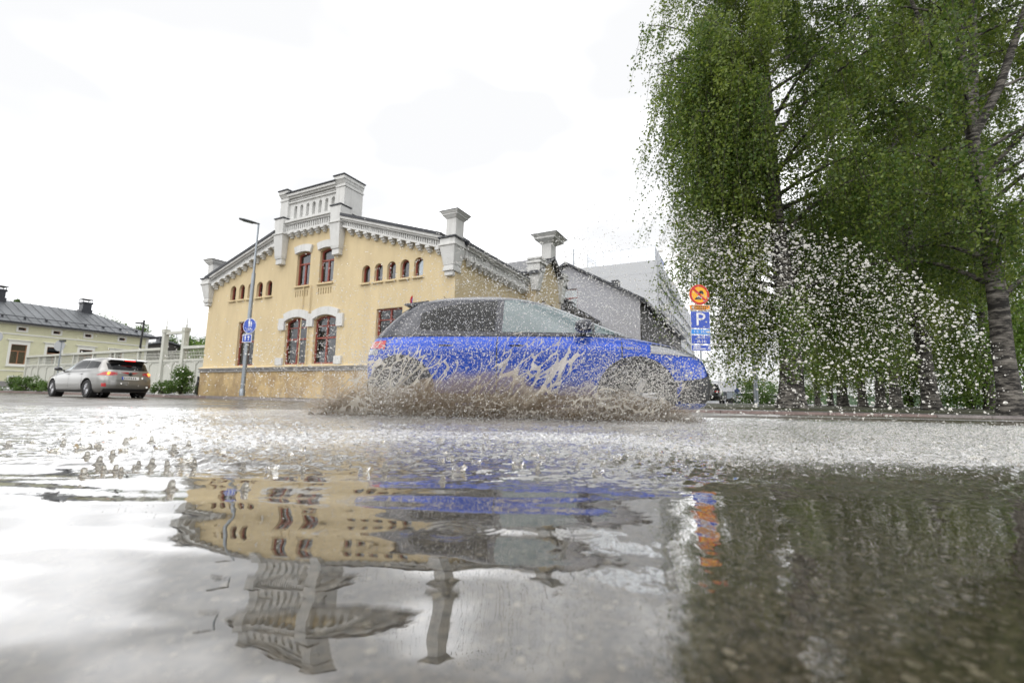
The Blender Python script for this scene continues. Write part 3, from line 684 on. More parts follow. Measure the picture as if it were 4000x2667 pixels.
for k, op in enumerate(hop):
    x0, x1, z0, z1 = op[0][0], op[1][0], op[0][1], op[2][1]; big = z1 - z0 > 1
    m = MB(); ring(m, op, .05 if big else .035, -.10, -.05)
    if big:
        zt = z0 + (z1 - z0) * .66; m.box(x0 + .05, x1 - .05, -.095, -.045, zt - .03, zt + .03); m.box((x0 + x1) / 2 - .03, (x0 + x1) / 2 + .03, -.09, -.047, z0 + .05, zt - .03)
    o = m.build('window', M['brown_frame'], HS); o.scale = (1, -1, 1)
    MB().box(x0 + .04, x1 - .04, -.08, -.075, z0 + .04, z1 - .04).build('pane', M['window_glass'], o)
    t_ = .16 if big else .13
    m = MB(); ring(m, inset(op, -t_), t_, 0.002, .055)
    if big: m.box(x0 - .30, x1 + .30, 0.0, .14, z1 + t_ + .14, z1 + t_ + .21).box(x0 - .16, x1 + .16, 0.0, .05, z1 + t_, z1 + t_ + .14).box(x0 - .2, x1 + .2, 0, .1, z0 - t_ - .05, z0 - t_)
    m.build('casing', M['house_trim'], o)
# hip roof, eaves, seams, chimneys, snow rail
ez, rzg, hd = 5.55, 7.85, 4.9
ev = [(-10, .55, ez), (10.45, .55, ez), (10.45, -10.3, ez), (-10, -10.3, ez)]; rd = [(-10, -hd, rzg), (6.9, -hd, rzg)]
fl = lambda p: (p[0], -p[1], p[2])
m = MB().add([fl(p) for p in ev + rd], [(0, 1, 5, 4), (1, 2, 5), (2, 3, 4, 5), (0, 4, 3), (0, 3, 2, 1)]); roof_o = m.build('roof', M['house_roof'], HS)
m = MB().box(-10, 10.5, -.60, -.42, 5.42, 5.56).box(10.3, 10.5, -.6, 10.2, 5.42, 5.56); m.build('gutter', M['dark_metal'], HS)
m = MB().box(-10, 10.4, -.45, 0, 5.48, 5.54); m.build('soffit', M['house_trim'], HS)
sl = (rzg - ez) / (hd + .55)
for i in range(24):
    x = -4.2 + .62 * i; top = min(1.0, max(0.02, (10.45 - x) / (10.45 - 6.9))) if x > 6.9 else 1.0
    y1 = .55 - top * (hd + .55); m = MB().add([(x - .015, -.55, ez + .005), (x + .015, -.55, ez + .005), (x + .015, -y1, ez + top * (rzg - ez) + .005), (x - .015, -y1, ez + top * (rzg - ez) + .005), (x - .015, -.55, ez + .04), (x + .015, -.55, ez + .04), (x + .015, -y1, ez + top * (rzg - ez) + .04), (x - .015, -y1, ez + top * (rzg - ez) + .04)], [(4, 5, 6, 7), (0, 4, 7, 3), (1, 2, 6, 5), (2, 3, 7, 6), (0, 1, 5, 4)])
    m.build('seam', M['house_roof'], roof_o)
m = MB().tube([(-10, .35, ez + .55), (9.1, .35, ez + .55)], .03, 6)
for i in range(14): m.box(-8 + i * 1.3, -7.92 + i * 1.3, .2, .5, ez + .25, ez + .55)
m.build('snow_rail', M['dark_metal'], roof_o)
for cx in (6.45, .55):
    m = MB().box(cx - .42, cx + .42, hd - .55, hd + .45, 7.5, 8.0).box(cx - .34, cx + .34, hd - .48, hd + .38, 8.0, 8.55).box(cx - .42, cx + .42, hd - .55, hd + .45, 8.55, 8.68).box(cx - .38, cx + .38, hd - .5, hd + .4, 8.68, 8.74)
    m.box(cx - .45, cx + .45, hd - .6, hd + .5, 8.98, 9.02)
    for dx in (-.35, .35):
        for dy in (-.45, .35): m.box(cx + dx - .02, cx + dx + .02, hd + dy - .02, hd + dy + .02, 8.74, 8.98)
    m.build('chimney', M['dark_metal'], roof_o)

# ------------------------------------------------------------------ board fence in line with the yellow front
FN = empty('board_fence', YB.location[:], rz_of(DA), 'tall pale green-grey board fence with lattice top left of the yellow building', 'fence')
posts = [15.18, 17.62, 19.60, 22.2, 24.9, 27.7, 30.4, 33.1, 35.8, 38.0]
fz = lambda t: .28 + .012 * (t - 15)
for k, t in enumerate(posts):
    if k in (1, 2): continue
    MB().box(t - .08, t + .08, -.5, -.34, 0, 2.50).build('post', M['fence_paint'], FN)
for k in range(len(posts) - 1):
    a, b = posts[k], posts[k + 1]; gate = k == 1; top = 2.62
    a1, b1 = a + (.13 if k in (1, 2) else .08), b - (.13 if k in (0, 1) else .08)
    if not gate:
        MB().box(a1 - .08 * (k not in (1, 2)), b1 + .075 * (k not in (0,)), -.56, -.28, 2.50, 2.64).build('top_rail', M['fence_paint'], FN)
    MB().box(a1, b1, -.48, -.36, 1.86, 1.96).build('middle_rail', M['fence_paint'], FN)
    m = MB(); n_ = int((b1 - a1) / .11); z0 = fz(a)
    for i in range(n_): m.box(a1 + (b1 - a1) * i / n_ + .004, a1 + (b1 - a1) * (i + 1) / n_ - .004, -.44 - .004 * (i % 2), -.415, z0 - .1, 1.86)
    m.build('boarding', M['fence_paint'], FN)['kind'] = 'stuff'
    m = MB(); mid = (a1 + b1) / 2
    for c, d in ((a1, mid - .04), (mid + .04, b1)):     # moulded frame with cut corners on each half bay
        z1 = 1.86; zz = z0 + .06; q_ = .17
        for p0, p1 in (((c + q_, z1), (d - q_, z1)),):
            m.box(p0[0] - q_, p1[0] + q_, -.414, -.385, z1 - .05, z1)
        m.prism([(c, z1 - q_ - .05), (c + q_ + .05, z1 - .05), (c, z1 - .05)], -.414, -.390); m.prism([(d, z1 - q_ - .05), (d, z1 - .05), (d - q_ - .05, z1 - .05)], -.414, -.390)
        m.box(c, d, -.414, -.38, zz - .1, zz + .02)
    m.box(mid - .04, mid + .04, -.414, -.37, z0, 1.86); m.build('panel_moulding', M['fence_paint'], FN)
    m = MB(); n_ = max(3, int((b1 - a1) / .14)); lt = 2.46 if not gate else 2.42
    for i in range(1, n_): x = a1 + (b1 - a1) * i / n_; m.box(x - .014, x + .014, -.435, -.415, 1.96, 2.50 if not gate else lt)
    for z in ((2.14, 2.32) if not gate else (2.12, 2.30, lt)): m.box(a1, b1, -.414, -.40, z - .013, z + .013)
    m.build('lattice', M['fence_paint'], FN)
for t in (17.62, 19.60):
    m = MB().box(t - .12, t + .12, -.54, -.30, 0, 3.45).box(t - .15, t + .15, -.57, -.27, 3.45, 3.66); o = m.build('gate_post', M['fence_paint'], FN)
    MB().lathe([(.05, 3.66), (.03, 3.74), (.045, 3.80), (.02, 3.86), (.012, 4.3), (.001, 4.42)], 8, (t, -.42, 0)).build('finial', M['fence_paint'], o)
MB().box(17.74, 19.48, -.49, -.35, 3.36, 3.50).build('gate_beam', M['fence_paint'], FN)
MB().tube([(18.5, -.42, 3.36), (18.5, -.42, 3.15)], .012, 5).build('beam_hook', M['dark_steel'], FN)

# ------------------------------------------------------------------ grey rendered house and the white apartment block
GH = empty('grey_house', (8.55, 30, 0), rz_of(DA), 'grey rendered gable house behind the blue car', 'house')
ghop = [arch(4.4, 5.65, 6.2, 8.15, 0), arch(4.2, 5.4, 3.2, 5.3, 0), arch(1.0, 1.9, 1.4, 3.0, 0), arch(7.3, 8.3, 3.6, 6.1, 0)]
link('wall', fill_holes([(0, 0), (10.4, 0), (10.4, 7.0), (5.2, 9.9), (0, 7.0)], ghop, 0, .15), M['grey_render'], GH)
m = MB().box(.05, 10.3, -.7, -.68, .1, 6.9); m.build('dark_room_sheet', M['interior'], GH)
for op in ghop: window('upper', op, 0, GH)
for i in range(26): MB().box(-.04, 0, -.2 - i * .62, -.2 - i * .62 - .60, .1, 6.9).build('board', M['dark_wood'], GH)
MB().box(.0, .1, -16.4, -.1, 0, 6.9).box(10.3, 10.4, -16.4, -.1, 0, 6.9).box(0, 10.4, -16.5, -16.4, 0, 6.9).build('side_wall', M['dark_wood'], GH)
for s0, s1 in ((-.5, 5.2), (10.9, 5.2)):
    z0_ = 7.0 - .5 * .56; MB().prism([(s0, z0_), (s1, 9.95), (s1, 10.12), (s0, z0_ + .16)], -16.8, .35).build('roof_slope', M['dark_metal'], GH)
MB().box(1.7, 2.2, -1.6, -1.0, 7.6, 8.75).build('chimney', M['dark_metal'], GH)
MB().tube([(4.9, -.6, 10), (4.9, -.6, 11.3)], .05, 6).build('mast', M['steel'], GH)
AB = empty('apartment_block', (28.5, 88, 0), rz_of(DA), 'tall white apartment block with ribbon windows and rooftop screen', 'building')
MB().box(0, 16, -75, 0, 0, 28.2).build('wall', M['apartment_white'], AB)
m = MB()
for i in range(8): m.box(.02, 15.9, 0, .03, 3.2 + i * 3.2, 3.26 + i * 3.2)
m.build('panel_joint', M['apartment_white'], AB)
wmesh = MB().box(-.10, .05, -.55, .55, 0, 1.5).mesh('window'); wmesh.materials.append(M['car_glass_dark'])
bmesh_ = MB().box(-.14, .0, -.05, .05, 0, 1.5).mesh('mullion'); bmesh_.materials.append(M['apartment_white'])
for r_ in range(6):
    MB().box(-.25, 0, -74, -.6, 23.6 - r_ * 3.0, 25.0 - r_ * 3.0).build('spandrel', M['apartment_white'], AB)
    for i in range(20):
        o = link('window', wmesh, parent=AB, loc=(0, -2.2 - i * 3.5, 22.0 - r_ * 3.0)); link('mullion', bmesh_, parent=o)
for i, (a, b) in enumerate(((-.6, -5.5), (-5.9, -13), (-13.4, -30))): MB().box(-.5 - .2 * i, 0, b, a, 25.2, 27.6).build('loggia_panel', M['apartment_white'], AB)
MB().box(-.75, -.70, -4.6, -1.0, 27.9, 28.5).build('roof_sign', M['sign_blue'], AB)
for i in range(9): MB().tube([(.3 + i * 1.75, -.3, 28.2), (.3 + i * 1.75, -.3, 31.2)], .05, 5).build('screen_post', M['steel'], AB)
for z in (29.6, 31.15): MB().box(.3, 14.3, -.33, -.27, z - .03, z + .03).build('screen_rail', M['steel'], AB)
MB().box(.3, 14.3, -.305, -.295, 28.3, 31.1).build('screen_pane', M['screen_glass'], AB); MB().box(14.29, 14.31, -12, -.3, 28.3, 31.1).build('screen_pane', M['screen_glass'], AB); MB().box(.29, .31, -12, -.35, 28.3, 31.1).build('screen_pane', M['screen_glass'], AB)
# smaller buildings: dark-roofed annex and the low white pavilion
AN = empty('annex', (16.6, 52, 0), rz_of(DA), 'dark low annex with flat eave between grey house and white block', 'building')
MB().box(0, 9, -24, 0, 0, 10.2).build('wall', M['dark_wood'], AN); MB().box(-.8, 9.6, -24.6, .7, 10.2, 10.7).build('roof', M['dark_metal'], AN)
for i in range(3): MB().box(1 + i * 2.6, 2.4 + i * 2.6, 0, .04, 6.4, 8.4).build('window', M['car_glass_dark'], AN)
pv = P(2740, 1500, 80); PV = empty('pavilion', (pv[0] - 4, 80, 0), rz_of((1, .0)), 'low flat-roofed white pavilion beyond the blue car nose', 'building')
MB().box(0, 9.3, 0, 10, .1, 2.1).box(4.8, 9.3, -.05, 0, .1, 2.2).build('wall', M['apartment_white'], PV); MB().box(-.3, 9.8, -.6, 10.4, 2.1, 3.85).build('roof', M['apartment_white'], PV); MB().box(.3, 4.6, -.04, .0, .7, 1.8).build('window', M['car_glass_dark'], PV)
# roofs seen over the fence
RB = empty('barn', P(650, 1372, 60), rz_of(DB), 'dark-roofed outbuilding seen over the fence gate', 'building')
MB().prism([(-5, -2.5), (5, -2.5), (5, 0), (0, 1.1), (-5, 0)], 0, 9, 'y').build('wall', M['dark_wood'], RB); MB().prism([(-5.4, -.1), (0, 1.2), (5.4, -.1), (5.4, .08), (0, 1.4), (-5.4, .08)], -.3, 9.3, 'y').build('roof', M['house_roof'], RB); MB().box(-.45, .45, 1, 1.9, .8, 2.0).build('chimney', M['dark_metal'], RB)

# ------------------------------------------------------------------ cars
def pchip(xk, yk, x):
    xk = np.asarray(xk, float); yk = np.asarray(yk, float); h = np.diff(xk); d = np.diff(yk) / h; m = np.zeros_like(yk)
    m[0], m[-1] = d[0], d[-1]
    for i in range(1, len(xk) - 1):
        m[i] = 0 if d[i - 1] * d[i] <= 0 else 2 * d[i - 1] * d[i] / (d[i - 1] + d[i])
    x = np.clip(x, xk[0], xk[-1]); i = np.clip(np.searchsorted(xk, x) - 1, 0, len(h) - 1); t = (x - xk[i]) / h[i]
    return (2 * t**3 - 3 * t**2 + 1) * yk[i] + (t**3 - 2 * t**2 + t) * h[i] * m[i] + (-2 * t**3 + 3 * t**2) * yk[i + 1] + (t**3 - t**2) * h[i] * m[i + 1]

class Shell:
    """car outer surface as a stack of rounded plan outlines"""
    def __init__(s, zk, fr, re, w, n): s.k = (zk, fr, re, w, n)
    def c(s, z): zk = s.k[0]; return [pchip(zk, s.k[i], np.asarray(z, float)) for i in (1, 2, 3, 4)]
    def loop(s, z, N=128):
        f, r, w, n = [float(a) for a in s.c(z)]; pts = []
        for k in range(N):
            q = 8.0 * k / N
            if q < 1: p = (1, q)
            elif q < 3: p = (2 - q, 1)
            elif q < 5: p = (-1, 4 - q)
            elif q < 7: p = (q - 6, -1)
            else: p = (1, q - 8)
            g = (abs(p[0])**n + abs(p[1])**n) ** (-1 / n); x, y = p[0] * g, p[1] * g
            xm = (f - r) / 2; a = (f + r) / 2
            pts.append((xm + a * x, w * y, z))
        return pts
    def side(s, x, z):
        f, r, w, n = s.c(z); xm = (f - r) / 2; a = (f + r) / 2
        return w * np.maximum(1e-6, 1 - np.minimum(1, np.abs((x - xm) / a)) ** n) ** (1 / n)
    def end(s, y, z, front=True):
        f, r, w, n = s.c(z); xm = (f - r) / 2; a = (f + r) / 2
        q = a * np.maximum(1e-6, 1 - np.minimum(1, np.abs(y / w)) ** n) ** (1 / n)
        return xm + (q if front else -q)
    def solid(s, z0, z1, nz, N=128):
        V = []; F = []
        for z in np.linspace(z0, z1, nz): V += s.loop(z, N)
        for i in range(nz - 1):
            for k in range(N): k2 = (k + 1) % N; F.append((i * N + k, i * N + k2, (i + 1) * N + k2, (i + 1) * N + k))
        F.append(tuple(range(N - 1, -1, -1))); F.append(tuple(range((nz - 1) * N, nz * N)))
        me = bpy.data.meshes.new('shell'); me.from_pydata(V, [], F); return me
    def side_patch(s, x0, x1, lo, hi, sg, off=.006, nx=24, nz=8):
        V = []; F = []
        for i in range(nx + 1):
            x = x0 + (x1 - x0) * i / nx; a = lo(x) if callable(lo) else lo; b = hi(x) if callable(hi) else hi; b = max(b, a + .002)
            for j in range(nz + 1):
                z = a + (b - a) * j / nz; V.append((x, sg * (float(s.side(x, z)) + off), z))
        for i in range(nx):
            for j in range(nz): a = i * (nz + 1) + j; F.append((a, a + 1, a + nz + 2, a + nz + 1))
        return MB().add(V, F)
    def end_patch(s, y0, y1, lo, hi, front=True, off=.006, ny=20, nz=8):
        V = []; F = []
        for i in range(ny + 1):
            y = y0 + (y1 - y0) * i / ny; a = lo(y) if callable(lo) else lo; b = hi(y) if callable(hi) else hi; b = max(b, a + .002)
            for j in range(nz + 1):
                z = a + (b - a) * j / nz; V.append((float(s.end(y, z, front)) + (off if front else -off), y, z))
        for i in range(ny):
            for j in range(nz): a = i * (nz + 1) + j; F.append((a, a + 1, a + nz + 2, a + nz + 1))
        return MB().add(V, F)

def boolean_cut(me, cutters):
    o = bpy.data.objects.new('tmp', me); col.objects.link(o); cs = []
    for c in cutters:
        q = bpy.data.objects.new('cut', c); col.objects.link(q); cs.append(q)
        md = o.modifiers.new('b', 'BOOLEAN'); md.object = q; md.operation = 'DIFFERENCE'; md.solver = 'EXACT'
    dg = bpy.context.evaluated_depsgraph_get(); r = bpy.data.meshes.new_from_object(o.evaluated_get(dg)).copy()
    for q in cs: bpy.data.objects.remove(q)
    bpy.data.objects.remove(o); return r

def wheel(parent, x, y, r, w, sg, spokes=5):
    t = MB().lathe([(r * .66, -w / 2), (r * .93, -w / 2), (r, -w / 2 + .03), (r, w / 2 - .03), (r * .93, w / 2), (r * .66, w / 2)], 40, (0, 0, 0), 'y', cap=False).build('wheel', M['tyre'], parent, True, loc=(x, y, r))
    ri = MB().lathe([(r * .68, -w / 2 + .01), (r * .68, w / 2 - .012), (r * .62, w / 2 - .012), (r * .60, 0)], 32, (0, 0, 0), 'y', cap=False)
    ri.lathe([(.001, sg * (w / 2 - .03)), (.07, sg * (w / 2 - .03)), (.075, sg * (w / 2 - .05))], 16, (0, 0, 0), 'y', cap=False)
    for k in range(spokes):
        for dq in (-.13, .13):
            a = 2 * math.pi * k / spokes + dq; c, s_ = math.cos(a), math.sin(a); yy = sg * (w / 2 - .03)
            ri.tube([(.05 * c, yy, .05 * s_), (r * .63 * c, yy, r * .63 * s_)], [.024, .018], 5)
    ri.build('rim', M['rim'], t, True)
    MB().lathe([(.001, 0), (r * .58, 0), (r * .58, .01)], 24, (0, sg * .02, 0), 'y').build('brake_disc', M['dark_steel'], t)
    return t

def make_car(name, S, paint, spec):
    root = empty(name); zb = spec['belt']; axf, axr, wr = spec['axf'], spec['axr'], spec['wr']
    body = S.solid(spec['z0'], zb, 34)
    cuts = []
    for ax in (axf, axr):
        for sg in (-1, 1):
            cuts.append(MB().lathe([(wr + .055, 0), (wr + .055, .55)], 40, (ax, sg * .60 - (0 if sg > 0 else .55), wr + .015), 'y').mesh('c'))
    me = boolean_cut(body, cuts); smooth_by_angle(me, 35); me.materials.clear(); link('body', me, M[paint], root)
    gh = S.solid(zb + .001, spec['top'], 26); smooth_by_angle(gh, 50); link('cabin', gh, M[spec.get('roof', paint)], root)
    for ax in (axf, axr):
        for sg in (-1, 1):
            MB().lathe([(wr + .05, 0), (wr + .05, .24), (wr + .035, .24), (wr + .035, .01), (.01, .01)], 32, (ax, sg * .60 - (0 if sg > 0 else .24), wr + .015), 'y', cap=False).build('wheel_liner', M['plastic'], root)
            wheel(root, ax, sg * (spec['tw'] / 2), wr, .2, sg, spec.get('spokes', 5))
            if spec.get('archtrim'):
                V = []; F = []
                for i in range(25):
                    q = math.pi * (i - 2) / 20
                    for rr, of in ((wr + .052, .0), (wr + .058, .012), (wr + .095, .012), (wr + .10, .0)):
                        x, z = ax + rr * math.cos(q), wr + .015 + rr * math.sin(q); z = max(z, spec['z0'] + .02)
                        V.append((x, sg * (float(S.side(x, z)) + of), z))
                for i in range(24):
                    for j in range(3): a = i * 4 + j; F.append((a, a + 1, a + 5, a + 4))
                MB().add(V, F).build('arch_trim', M['plastic'], root)
    return root

# --- blue hatchback, heading +x, its right flank towards the viewer
BZ = [.15, .22, .32, .45, .56, .65, .72, .79, .86, .92, .97, 1.03, 1.10, 1.20, 1.30, 1.38, 1.44, 1.48, 1.505]
BF = [1.78, 1.90, 1.96, 1.97, 1.955, 1.93, 1.89, 1.80, 1.64, 1.42, 1.22, 1.06, .90, .67, .44, .24, .04, -.20, -.50]
BR = [1.72, 1.80, 1.88, 1.93, 1.945, 1.945, 1.94, 1.93, 1.915, 1.90, 1.875, 1.83, 1.77, 1.67, 1.55, 1.43, 1.25, .98, .60]
BW = [.76, .80, .830, .845, .855, .864, .872, .878, .868, .838, .805, .785, .762, .725, .682, .64, .58, .49, .33]
BN = [5, 5, 5, 5, 5, 5, 5, 4.8, 4.6, 4.4, 4.2, 4.2, 4.2, 4.4, 4.6, 4.6, 4.4, 4.0, 3.5]
SB = Shell(BZ, BF, BR, BW, BN)
bs = dict(belt=.955, z0=.17, top=1.503, axf=1.14, axr=-1.42 + .0, wr=.31, tw=1.53, roof='roof_paint', archtrim=True)
bs['axr'] = -1.41
CAR = make_car('blue_hatchback', SB, 'blue_paint', bs)
tag(CAR, 'bright blue hatchback with black roof ploughing through the flooded road', 'car')
CAR.scale = (1.03, 1, .985); CAR.location = (.27, 5.80, -.035); CAR.rotation_euler = (0, 0, R_(-7.0))
def belt(x): return .965 + .012 * (1.0 - x) * .6
for sg in (-1, 1):
    top = lambda x: float(np.interp(x, [-1.55, -1.35, -1.0, -.5, 0, .3, .6, .85, 1.02], [1.02, 1.20, 1.335, 1.405, 1.415, 1.36, 1.225, 1.085, .99]))
    SB.side_patch(-.28, .93, lambda x: 1.0 - .01 * x, top, sg, .006).build('front_side_window', M['car_glass'], CAR, True)
    SB.side_patch(-1.22, -.36, lambda x: 1.01 - .03 * (x + .3), lambda x: top(x) - .01, sg, .006).build('rear_side_window', M['car_glass_dark'], CAR, True)
    SB.side_patch(.69, .72, 1.0, lambda x: top(x), sg, .009, 2).build('quarter_pillar', M['plastic'], CAR)
    SB.side_patch(-1.78, 1.12, lambda x: .955 - .003, lambda x: .972, sg, .009, 30, 2).build('window_strip', M['plastic'], CAR)
    for xd, z0, z1 in ((-.33, .30, .95), (.98, .42, .93)): SB.side_patch(xd, xd + .014, z0, z1, sg, .003, 1, 10).build('door_gap', M['black'], CAR)
    for xh in (-.20, -.98):
        m = SB.side_patch(xh, xh + .17, .845, .875, sg, .035, 6, 2); SB2 = SB.side_patch(xh + .02, xh + .15, .83, .885, sg, .004, 6, 3)
        SB2.build('handle_cup', M['black'], CAR); m.build('door_handle', M['blue_paint'], CAR, True)
    SB.side_patch(-1.0, .78, .20, .30, sg, .01, 20, 4).build('sill_panel', M['plastic'], CAR, True)
    # mirror
    mm = MB().lathe([(.001, -.10), (.05, -.095), (.085, -.05), (.09, .02), (.075, .07), (.001, .075)], 16, (0, 0, 0), 'x')
    mo = mm.build('mirror', M['roof_paint'], CAR, True, loc=(.60, sg * .93, 1.05)); mo.scale = (1.0, 1.25, .85)
    MB().tube([(0, -sg * .16, -.07), (0, -sg * .02, -.05)], [.03, .022], 8).build('mirror_arm', M['plastic'], mo)
    # lamps
    SB.side_patch(1.28, 1.86, lambda x: .735 + .05 * (1.86 - x), lambda x: .79 + .13 * (1.86 - x), sg, .010, 20, 6).build('headlight', M['lamp_clear'], CAR, True)
    SB.side_patch(1.30, 1.84, lambda x: .79 + .125 * (1.86 - x), lambda x: .808 + .128 * (1.86 - x), sg, .014, 20, 2).build('headlight_trim', M['plastic'], CAR, True)
    SB.side_patch(-1.90, -1.60, lambda x: .80 - .1 * (x + 1.6), lambda x: .905, sg, .010, 14, 5).build('tail_light', M['tail_red'], CAR, True)
    SB.side_patch(-1.915, -1.70, lambda x: .74, lambda x: .80, sg, .010, 10, 4).build('reverse_light', M['lamp_clear'], CAR, True)
    SB.side_patch(1.70, 1.88, lambda x: .30, lambda x: .42, sg, .008, 8, 4).build('fog_recess', M['plastic'], CAR, True)
SB.end_patch(-.80, .80, lambda y: .24, lambda y: .66 - .34 * max(0, abs(y) - .25), True, .014, 40).build('grille', M['black'], CAR, True)
SB.end_patch(-.70, .70, .175, .235, True, .035, 20, 2).build('front_splitter', M['blue_paint'], CAR, True)
SB.end_patch(-.26, .26, .40, .51, True, .030, 6, 2).build('number_plate', M['plate_white'], CAR)
SB.end_patch(-.60, .60, lambda y: 1.0, lambda y: 1.40, True, .006).build('windscreen', M['car_glass'], CAR, True)
SB.end_patch(-.52, .52, lambda y: 1.02, lambda y: 1.33, False, .006).build('rear_window', M['car_glass_dark'], CAR, True)
MB().prism([(-1.20, 1.43), (-1.47, 1.395), (-1.50, 1.38), (-1.46, 1.365), (-1.22, 1.39)], -.54, .54, 'y').build('spoiler', M['roof_paint'], CAR)
MB().tube([(-1.02, 0, 1.455), (-1.16, 0, 1.60)], [.011, .005], 6).build('antenna', M['black'], CAR)
bt = text_mesh('HYBRID', .062); bo = link('badge', bt, M['rim'], CAR); bo.rotation_euler = (math.pi / 2, 0, 0); bo.location = (1.06, -float(SB.side(1.06, .82)) - .010, .82)
bo.scale = (1.15, .7, 1)

# --- silver estate car, seen from behind
SZ = [.16, .24, .36, .50, .60, .70, .78, .86, .93, .98, 1.05, 1.14, 1.23, 1.32, 1.39, 1.43, 1.455]
SF = [2.1, 2.24, 2.31, 2.32, 2.29, 2.22, 2.08, 1.80, 1.44, 1.18, .96, .72, .50, .26, .02, -.24, -.6]
SR = [2.12, 2.24, 2.31, 2.33, 2.33, 2.31, 2.29, 2.27, 2.25, 2.23, 2.19, 2.12, 2.05, 1.97, 1.88, 1.74, 1.3]
SW = [.80, .85, .885, .895, .895, .892, .885, .875, .86, .84, .80, .76, .725, .69, .65, .58, .36]
SN = [5, 5, 5, 5, 5, 5, 4.8, 4.6, 4.4, 4.2, 4.2, 4.4, 4.6, 4.8, 4.8, 4.4, 4.0]
SS = Shell(SZ, SF, SR, SW, SN)
sp = dict(belt=.945, z0=.19, top=1.453, axf=1.36, axr=-1.34, wr=.318, tw=1.55, spokes=10)
SV = make_car('silver_estate_car', SS, 'silver_paint', sp)
tag(SV, 'silver estate car with lit brake lights driving off beside the fence', 'car')
hd_ = np.array([-.895, .445]); rl = np.array([-15.05, 16.35])
lft = np.array([-hd_[1], hd_[0]])
cpos = rl + hd_ * 1.34 - lft * .775
SV.location = (cpos[0], cpos[1], -.045); SV.rotation_euler = (0, 0, math.atan2(hd_[1], hd_[0]))
for sg in (-1, 1):
    stop = lambda x: float(np.interp(x, [-1.95, -1.6, -1.2, -.6, 0, .4, .8, 1.15], [1.24, 1.31, 1.345, 1.375, 1.375, 1.31, 1.13, .96]))
    slo = lambda x: 1.0 - .035 * x
    for a, b, g in ((.02, 1.0, 'car_glass'), (-.98, -.06, 'car_glass_dark'), (-1.72, -1.04, 'car_glass_dark')):
        SS.side_patch(a, b, slo, lambda x: stop(x) - .02, sg, .006).build('side_window', M[g], SV, True)
    for xd in (-.98, .0, 1.05): SS.side_patch(xd, xd + .01, .34, .96, sg, .003, 1, 8).build('door_gap', M['black'], SV)
    for xh in (-.93, .06): SS.side_patch(xh, xh + .19, .83, .862, sg, .03, 6, 2).build('door_handle', M['rim'], SV, True)
    SS.side_patch(-.95, 1.0, .20, .27, sg, .012, 16, 3).build('sill_panel', M['plastic'], SV, True)
    mo = MB().lathe([(.001, -.10), (.06, -.09), (.09, -.03), (.085, .05), (.001, .07)], 14, (0, 0, 0), 'x').build('mirror', M['black_paint'], SV, True, loc=(.72, sg * .96, 1.04)); mo.scale = (1, 1.3, .9)
    MB().tube([(0, -sg * .16, -.07), (0, -sg * .02, -.05)], [.03, .022], 8).build('mirror_arm', M['plastic'], mo)
    SS.side_patch(-2.27, -1.86, lambda x: .80 - .16 * (x + 1.86) * -1 * 0, lambda x: .80 + .02 + .105 * sst(-1.86, -2.12, x), sg, .010, 14, 5).build('tail_light', M['tail_red'], SV, True)
    MB().lathe([(.001, 0), (.055, 0), (.06, .02)], 16, (float(SS.end(.60, .865, False)) - .022, sg * .60, .865), 'x').build('brake_light', M['tail_on'], SV)
    SS.end_patch(min(sg * .38, sg * .74), max(sg * .38, sg * .74), .845, .89, False, .008, 10, 3).build('light_strip', M['tail_red'], SV)
    SS.side_patch(-2.22, -2.10, .40, .52, sg, .010, 5, 4).build('reflector', M['tail_red'], SV)
SS.end_patch(-.60, .60, lambda y: 1.00 + .02 * abs(y), lambda y: 1.28 - .06 * abs(y), False, .008).build('rear_window', M['car_glass_dark'], SV, True)
MB().prism([(-1.78, 1.43), (-2.13, 1.375), (-2.15, 1.35), (-1.9, 1.31)], -.58, .58, 'y').build('spoiler', M['silver_paint'], SV)
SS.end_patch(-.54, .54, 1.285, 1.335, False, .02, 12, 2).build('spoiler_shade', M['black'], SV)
MB().box(-2.165, -2.14, -.16, .16, 1.335, 1.365).build('high_brake_light', M['brake_on'], SV)
SS.end_patch(-.70, .70, .19, .33, False, .012, 16, 3).build('rear_valance', M['plastic'], SV, True)
SS.end_patch(-.55, .55, .215, .24, False, .03, 12, 2).build('chrome_strip', M['rim'], SV, True)
SS.end_patch(-.75, .75, .625, .632, False, .004, 12, 1).build('hatch_gap', M['black'], SV)
po = SS.end_patch(-.26, .26, .66, .77, False, .014, 4, 1).build('number_plate', M['plate_white'], SV)
SS.end_patch(.215, .26, .662, .768, False, .018, 1, 1).build('plate_band', M['sign_blue'], po)
for i in range(6): SS.end_patch(.16 - i * .065, .195 - i * .065, .685, .745, False, .018, 1, 1).build('plate_mark', M['black'], po)
MB().lathe([(.03, 0), (.05, .012), (.06, 0)], 16, (-2.29, 0, .86), 'x').build('emblem', M['dark_steel'], SV)
SS.end_patch(-.5, .5, 1.04, 1.32, True, .006).build('windscreen', M['car_glass_dark'], SV, True)

